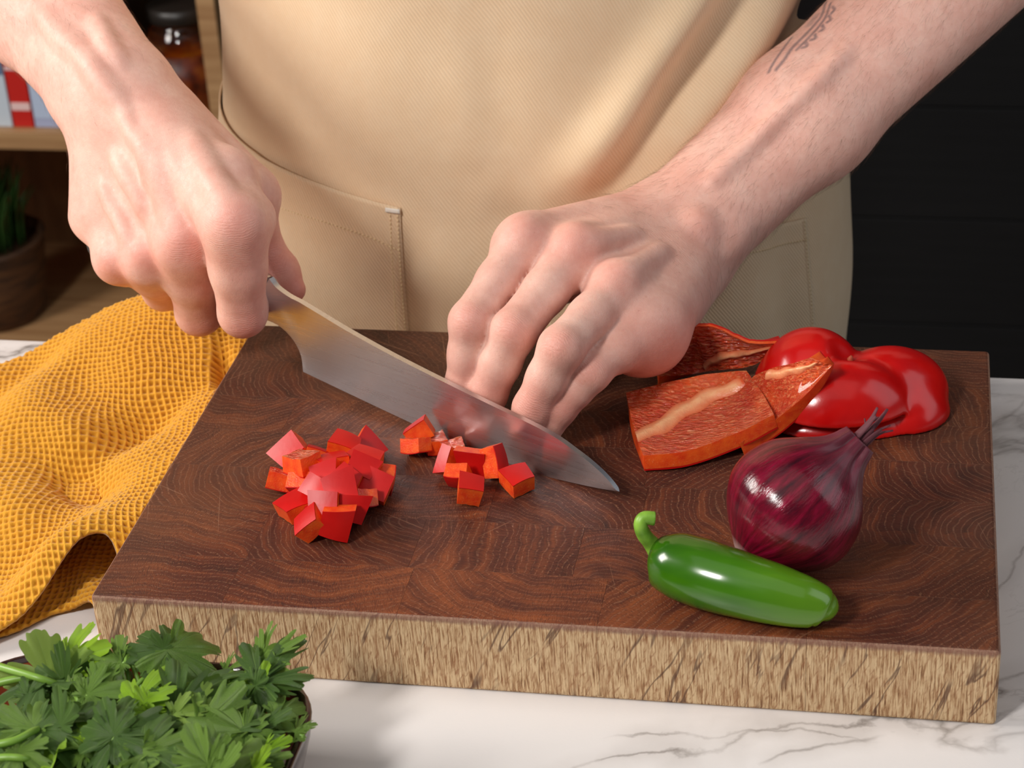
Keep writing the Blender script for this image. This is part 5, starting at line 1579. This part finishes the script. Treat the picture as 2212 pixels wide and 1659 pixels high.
hand = [  # base px, z; tip px, z; material, shape, width
 (112, 1474, .036, 84, 1372, .052, 2, 1, 1.1, 0, (0, -.35), 'large pale round coriander leaf standing up at the back of the bowl'),
 (140, 1480, .038, 132, 1408, .050, 0, 0, .8, 2, (.1, -.2), None),
 (255, 1428, .044, 196, 1398, .047, 1, 0, .9, 2, (-.2, .1), None),
 (262, 1432, .044, 214, 1468, .040, 1, 2, .9, 0, (-.1, .2), None),
 (352, 1402, .046, 268, 1412, .046, 0, 1, .8, 0, (0, .3), None),
 (352, 1402, .046, 332, 1372, .050, 0, 3, .9, 0, (0, 0), None),
 (366, 1402, .046, 488, 1492, .034, 1, 1, .85, 0, (.15, .2), 'broad drooping coriander leaf arching over the bowl rim towards the board'),
 (488, 1448, .036, 528, 1428, .040, 1, 2, .8, 1, (0, .2), None),
 (545, 1500, .034, 580, 1440, .046, 3, 2, .6, 2, (0, 0), None),
 (560, 1490, .034, 652, 1468, .036, 1, 2, .6, 2, (.1, .2), None),
 (300, 1520, .046, 330, 1430, .054, 3, 3, .8, 2, (0, -.1), 'young yellow-green coriander sprig curling in the middle of the heap'),
 (330, 1540, .044, 296, 1490, .050, 3, 2, .8, 2, (0, 0), None),
 (436, 1572, .042, 582, 1580, .040, 1, 0, .95, 0, (.1, .2), 'wide coriander leaf spread flat over the right of the heap'),
 (438, 1575, .041, 530, 1520, .042, 1, 2, .9, 1, (.1, .1), None),
 (246, 1592, .048, 356, 1536, .052, 0, 0, .95, 0, (0, .2), None),
 (244, 1590, .048, 222, 1516, .054, 0, 1, .8, 0, (-.1, 0), None),
 (246, 1600, .047, 200, 1656, .046, 0, 2, .9, 1, (-.1, .2), None),
 (75, 1576, .046, 176, 1612, .046, 0, 0, .95, 0, (0, .25), None),
 (70, 1572, .046, 8, 1540, .048, 1, 3, .9, 1, (-.1, .2), None),
 (130, 1570, .046, 132, 1494, .054, 0, 3, .8, 0, (0, -.1), None),
 (160, 1566, .044, 248, 1560, .046, 0, 0, .8, 0, (0, .1), None),
 (310, 1622, .046, 420, 1590, .048, 0, 1, .9, 0, (.1, .2), None),
 (312, 1626, .046, 398, 1662, .044, 1, 0, .9, 1, (0, .2), None),
 (448, 1652, .046, 424, 1575, .054, 1, 2, .9, 2, (0, -.1), None),
 (470, 1668, .045, 520, 1616, .052, 1, 3, .9, 2, (.1, 0), None),
 (545, 1668, .042, 580, 1618, .048, 3, 2, .7, 2, (.1, .1), None),
 (560, 1628, .038, 622, 1600, .040, 3, 2, .7, 1, (.1, .2), None),
 (598, 1546, .036, 660, 1515, .036, 1, 1, .8, 1, (.2, .1), None),
 (590, 1560, .036, 632, 1540, .037, 1, 0, .9, 2, (.2, .1), None),
 (420, 1520, .040, 450, 1480, .044, 2, 0, .9, 1, (.1, .1), None),
 (376, 1545, .044, 440, 1530, .046, 2, 0, .8, 1, (.1, .1), None),
 (210, 1480, .044, 250, 1440, .048, 1, 2, .9, 2, (0, .1), None),
 (190, 1500, .044, 262, 1480, .048, 1, 0, .9, 2, (0, .1), None),
 (60, 1500, .042, 92, 1460, .046, 0, 2, .9, 2, (0, .1), None),
 (40, 1625, .046, 96, 1650, .046, 1, 0, .9, 2, (0, .1), None),
 (640, 1580, .036, 655, 1545, .036, 1, 2, .8, 1, (.2, .1), None),
]
for h in hand:
    sprig(*h[:9], side=h[9], tilt=h[10], label=h[11])
# filler sprigs, lower in the bowl
for k in range(78):
    x = BX + rl.uniform(-.056, .056); y = BY + rl.uniform(-.050, .056); z = rl.uniform(.024, .043)
    a = rl.uniform(0, 6.28); L = rl.uniform(.011, .020)
    base = np.array([x, y, z]); tip = base + np.array([math.cos(a) * L, math.sin(a) * L, rl.uniform(-.002, .008)])
    tip[0] = np.clip(tip[0], BX - .060, BX + .060); tip[1] = np.clip(tip[1], BY - .06, BY + .060)
    b = proj(base); t_ = proj(tip)
    sprig(b[0], b[1], z, t_[0], t_[1], tip[2], rl.choice((0, 0, 1, 1, 1, 3)), rl.choice((0, 2, 3)), .9, 2, (rl.uniform(-.5, .5), rl.uniform(-.2, .6)))
# loose long stems
for pts, r in (([(-30, 1432, .042), (40, 1452, .045), (100, 1470, .044), (160, 1492, .034)], .0015), ([(-30, 1482, .040), (40, 1466, .042), (100, 1462, .041), (140, 1470, .032)], .0015),
               ([(-30, 1612, .048), (30, 1600, .049), (75, 1578, .047), (110, 1568, .036)], .0014), ([(-30, 1640, .046), (20, 1636, .047), (60, 1640, .045), (90, 1650, .034)], .0014)):
    P = catmull([PZ(*q) for q in pts], 24); v, f = tube(P, np.linspace(r, r * .75, 24), 10)
    root = empty('bare_coriander', P[12]); tag(root, 'bare pale green coriander stalk lying across the leaves', 'coriander', 'loose coriander stems'); mesh_obj('stalk', v, f, STEM, root)
# ---------------------------------------------------------------- bookshelf behind the cook
SX0, SX1, SY0, SY1 = -1.15, -0.352, 1.20, 1.50
shelf = empty('bookshelf', ((SX0 + SX1) / 2, (SY0 + SY1) / 2, -0.90)); tag(shelf, 'oak bookshelf with open compartments behind the cook', 'bookshelf')
BACKW = wood_panel_mat('shelf_back', srgb(120, 82, 48), srgb(148, 104, 64), 0.6, (20, 20, 1.5))
bm_obj('back_panel', box_bm((SX0, SY1, -0.90), (SX1, SY1 + .012, 0.75)), BACKW, shelf)
for z in (-0.885, -0.560, -0.293, 0.05, 0.40, 0.75):
    bm_obj('shelf_board', box_bm((SX0 + .018, SY0, z - .019), (SX1 - .018, SY1, z), .001), SHELFWOOD, shelf)
for x in (SX0, SX1 - .018):
    bm_obj('side_panel', box_bm((x, SY0, -0.90), (x + .018, SY1, 0.75), .001), SHELFWOOD, shelf)
def book(x0, w, h, d, col, label, bands=(), lean=0.0, txt=None):
    y0 = SY0 + .012
    root = empty('book', (x0 + w / 2, y0 + d / 2, -0.2928)); tag(root, label, 'book', 'books on the oak shelf')
    m = simple_mat('cover', col, 0.5)
    bm_obj('cover', box_bm((x0, y0, -0.2928), (x0 + w, y0 + d, -0.2928 + h), .0008), m, root)
    bm_obj('pages', box_bm((x0 + .002, y0 + .004, -0.2928 + h), (x0 + w - .002, y0 + d - .003, -0.2928 + h + .0004)), simple_mat('pages', srgb(230, 222, 205), .8), root)
    for (za, zb, c) in bands:
        bm_obj('spine_band', box_bm((x0 + .0006, y0 - .0006, -0.2928 + za), (x0 + w - .0006, y0 + .0004, -0.2928 + zb)), simple_mat('band', c, .5), root)
    root.rotation_euler[1] = lean
    return root
book(-.640, .030, .235, .17, srgb(206, 214, 222), 'white book at the open end of the row on the shelf', ((.070, .150, srgb(120, 140, 170)), (.02, .05, srgb(170, 186, 204))))
book(-.6085, .026, .235, .17, srgb(200, 210, 220), 'pale blue-white book next to the red book on the shelf', ((.055, .085, srgb(96, 116, 150)), (.105, .185, srgb(150, 160, 190))))
book(-.5810, .021, .230, .16, srgb(196, 34, 26), 'red book with white lettering on the shelf', ((.018, .026, srgb(236, 200, 196)), (.060, .064, srgb(236, 200, 196)), (.068, .071, srgb(236, 200, 196)), (.076, .112, srgb(214, 90, 82))))
book(-.5585, .026, .215, .16, srgb(168, 176, 206), 'lilac and pale blue book beside the red book on the shelf', ((.052, .100, srgb(150, 100, 160)), (.010, .046, srgb(186, 200, 224))))
book(-.5310, .018, .200, .15, srgb(34, 26, 26), 'thin black book at the end of the row on the shelf')
book(-.5115, .058, .250, .16, srgb(5, 5, 5), 'added black box filling the dark gap between books and jar on the shelf')  # invented box, put in to make this part of the compartment black
# jar of orange preserve with dark lid
def lathe(prof, c, n=32):
    a = np.linspace(0, 2 * math.pi, n, endpoint=False)
    return loft([np.stack([c[0] + r * np.cos(a), c[1] + r * np.sin(a), c[2] + z + 0 * a], 1) for r, z in prof])
jc = (-.4095, 1.262, -.2926)
jar = empty('preserve_jar', jc); tag(jar, 'glass jar of dark orange preserve with a dark lid on the shelf', 'jar')
GLASS = (lambda t: (t.P(Base_Color=(.95, .97, .96), Roughness=.05, Transmission_Weight=1.0, IOR=1.45), t.m)[1])(NT('jar_glass'))
PRES = (lambda t: (t.P(Base_Color=t.ramp(t.noise(t.obj(), 45, 3).outputs[0], [(.35, srgb(70, 18, 6)), (.5, srgb(150, 56, 10)), (.7, srgb(196, 110, 22))]), Roughness=.3), t.m)[1])(NT('preserve'))
V, F = lathe([(.034, .0), (.038, .003), (.038, .078), (.034, .088), (.030, .092), (.030, .098)], jc); mesh_obj('glass', V, F, GLASS, jar)
V, F = lathe([(.032, .003), (.036, .005), (.036, .068), (.034, .069)], jc); mesh_obj('contents', V, F, PRES, jar)
V, F = lathe([(.032, .0985), (.033, .0995), (.033, .112), (.030, .1135)], jc); mesh_obj('lid', V, F, simple_mat('lid', (.02, .015, .012), .4), jar)
# potted plant in the lower compartment
pc = (-.690, 1.315, -.5598)
pot = empty('potted_plant', pc); tag(pot, 'dark brown pot with bushy green plant on the lower shelf', 'potted plant')
POT = (lambda t: (t.P(Base_Color=t.ramp(t.noise(t.mapv(t.obj(), (30, 30, 160)), 1, 3).outputs[0], [(.35, srgb(58, 36, 20)), (.65, srgb(96, 62, 34))]), Roughness=.7), t.m)[1])(NT('wicker_pot'))
V, F = lathe([(.046, .0), (.052, .004), (.060, .050), (.064, .088), (.066, .094), (.062, .094), (.058, .084)], pc); mesh_obj('pot', V, F, POT, pot)
V, F = lathe([(.050, .078), (.057, .083)], pc); mesh_obj('soil', V, F, simple_mat('soil', (.02, .013, .008), .9), pot)
PL = simple_mat('plant_green', srgb(44, 82, 30), .5)
rp = random.Random(4); vs_, fs_, k0 = [], [], 0
for k in range(130):
    a = rp.uniform(0, 6.28); r = rp.uniform(0, .046); L = rp.uniform(.05, .10); o_ = rp.uniform(.1, .8)
    b = np.array([pc[0] + r * math.cos(a), pc[1] + r * math.sin(a), pc[2] + .083])
    pts = catmull([b, b + np.array([math.cos(a) * .012 * o_, math.sin(a) * .012 * o_, L * .6]), b + np.array([math.cos(a) * .04 * o_, math.sin(a) * .04 * o_, L])], 6)
    v, f = tube(pts, [.0012, .003, .0045, .0042, .003, .0006], 6, flat=.4); fs_ += [tuple(i + k0 for i in q) for q in f]; vs_.append(v); k0 += len(v)
o = mesh_obj('foliage', np.vstack(vs_), fs_, PL, pot); o['kind'] = 'stuff'
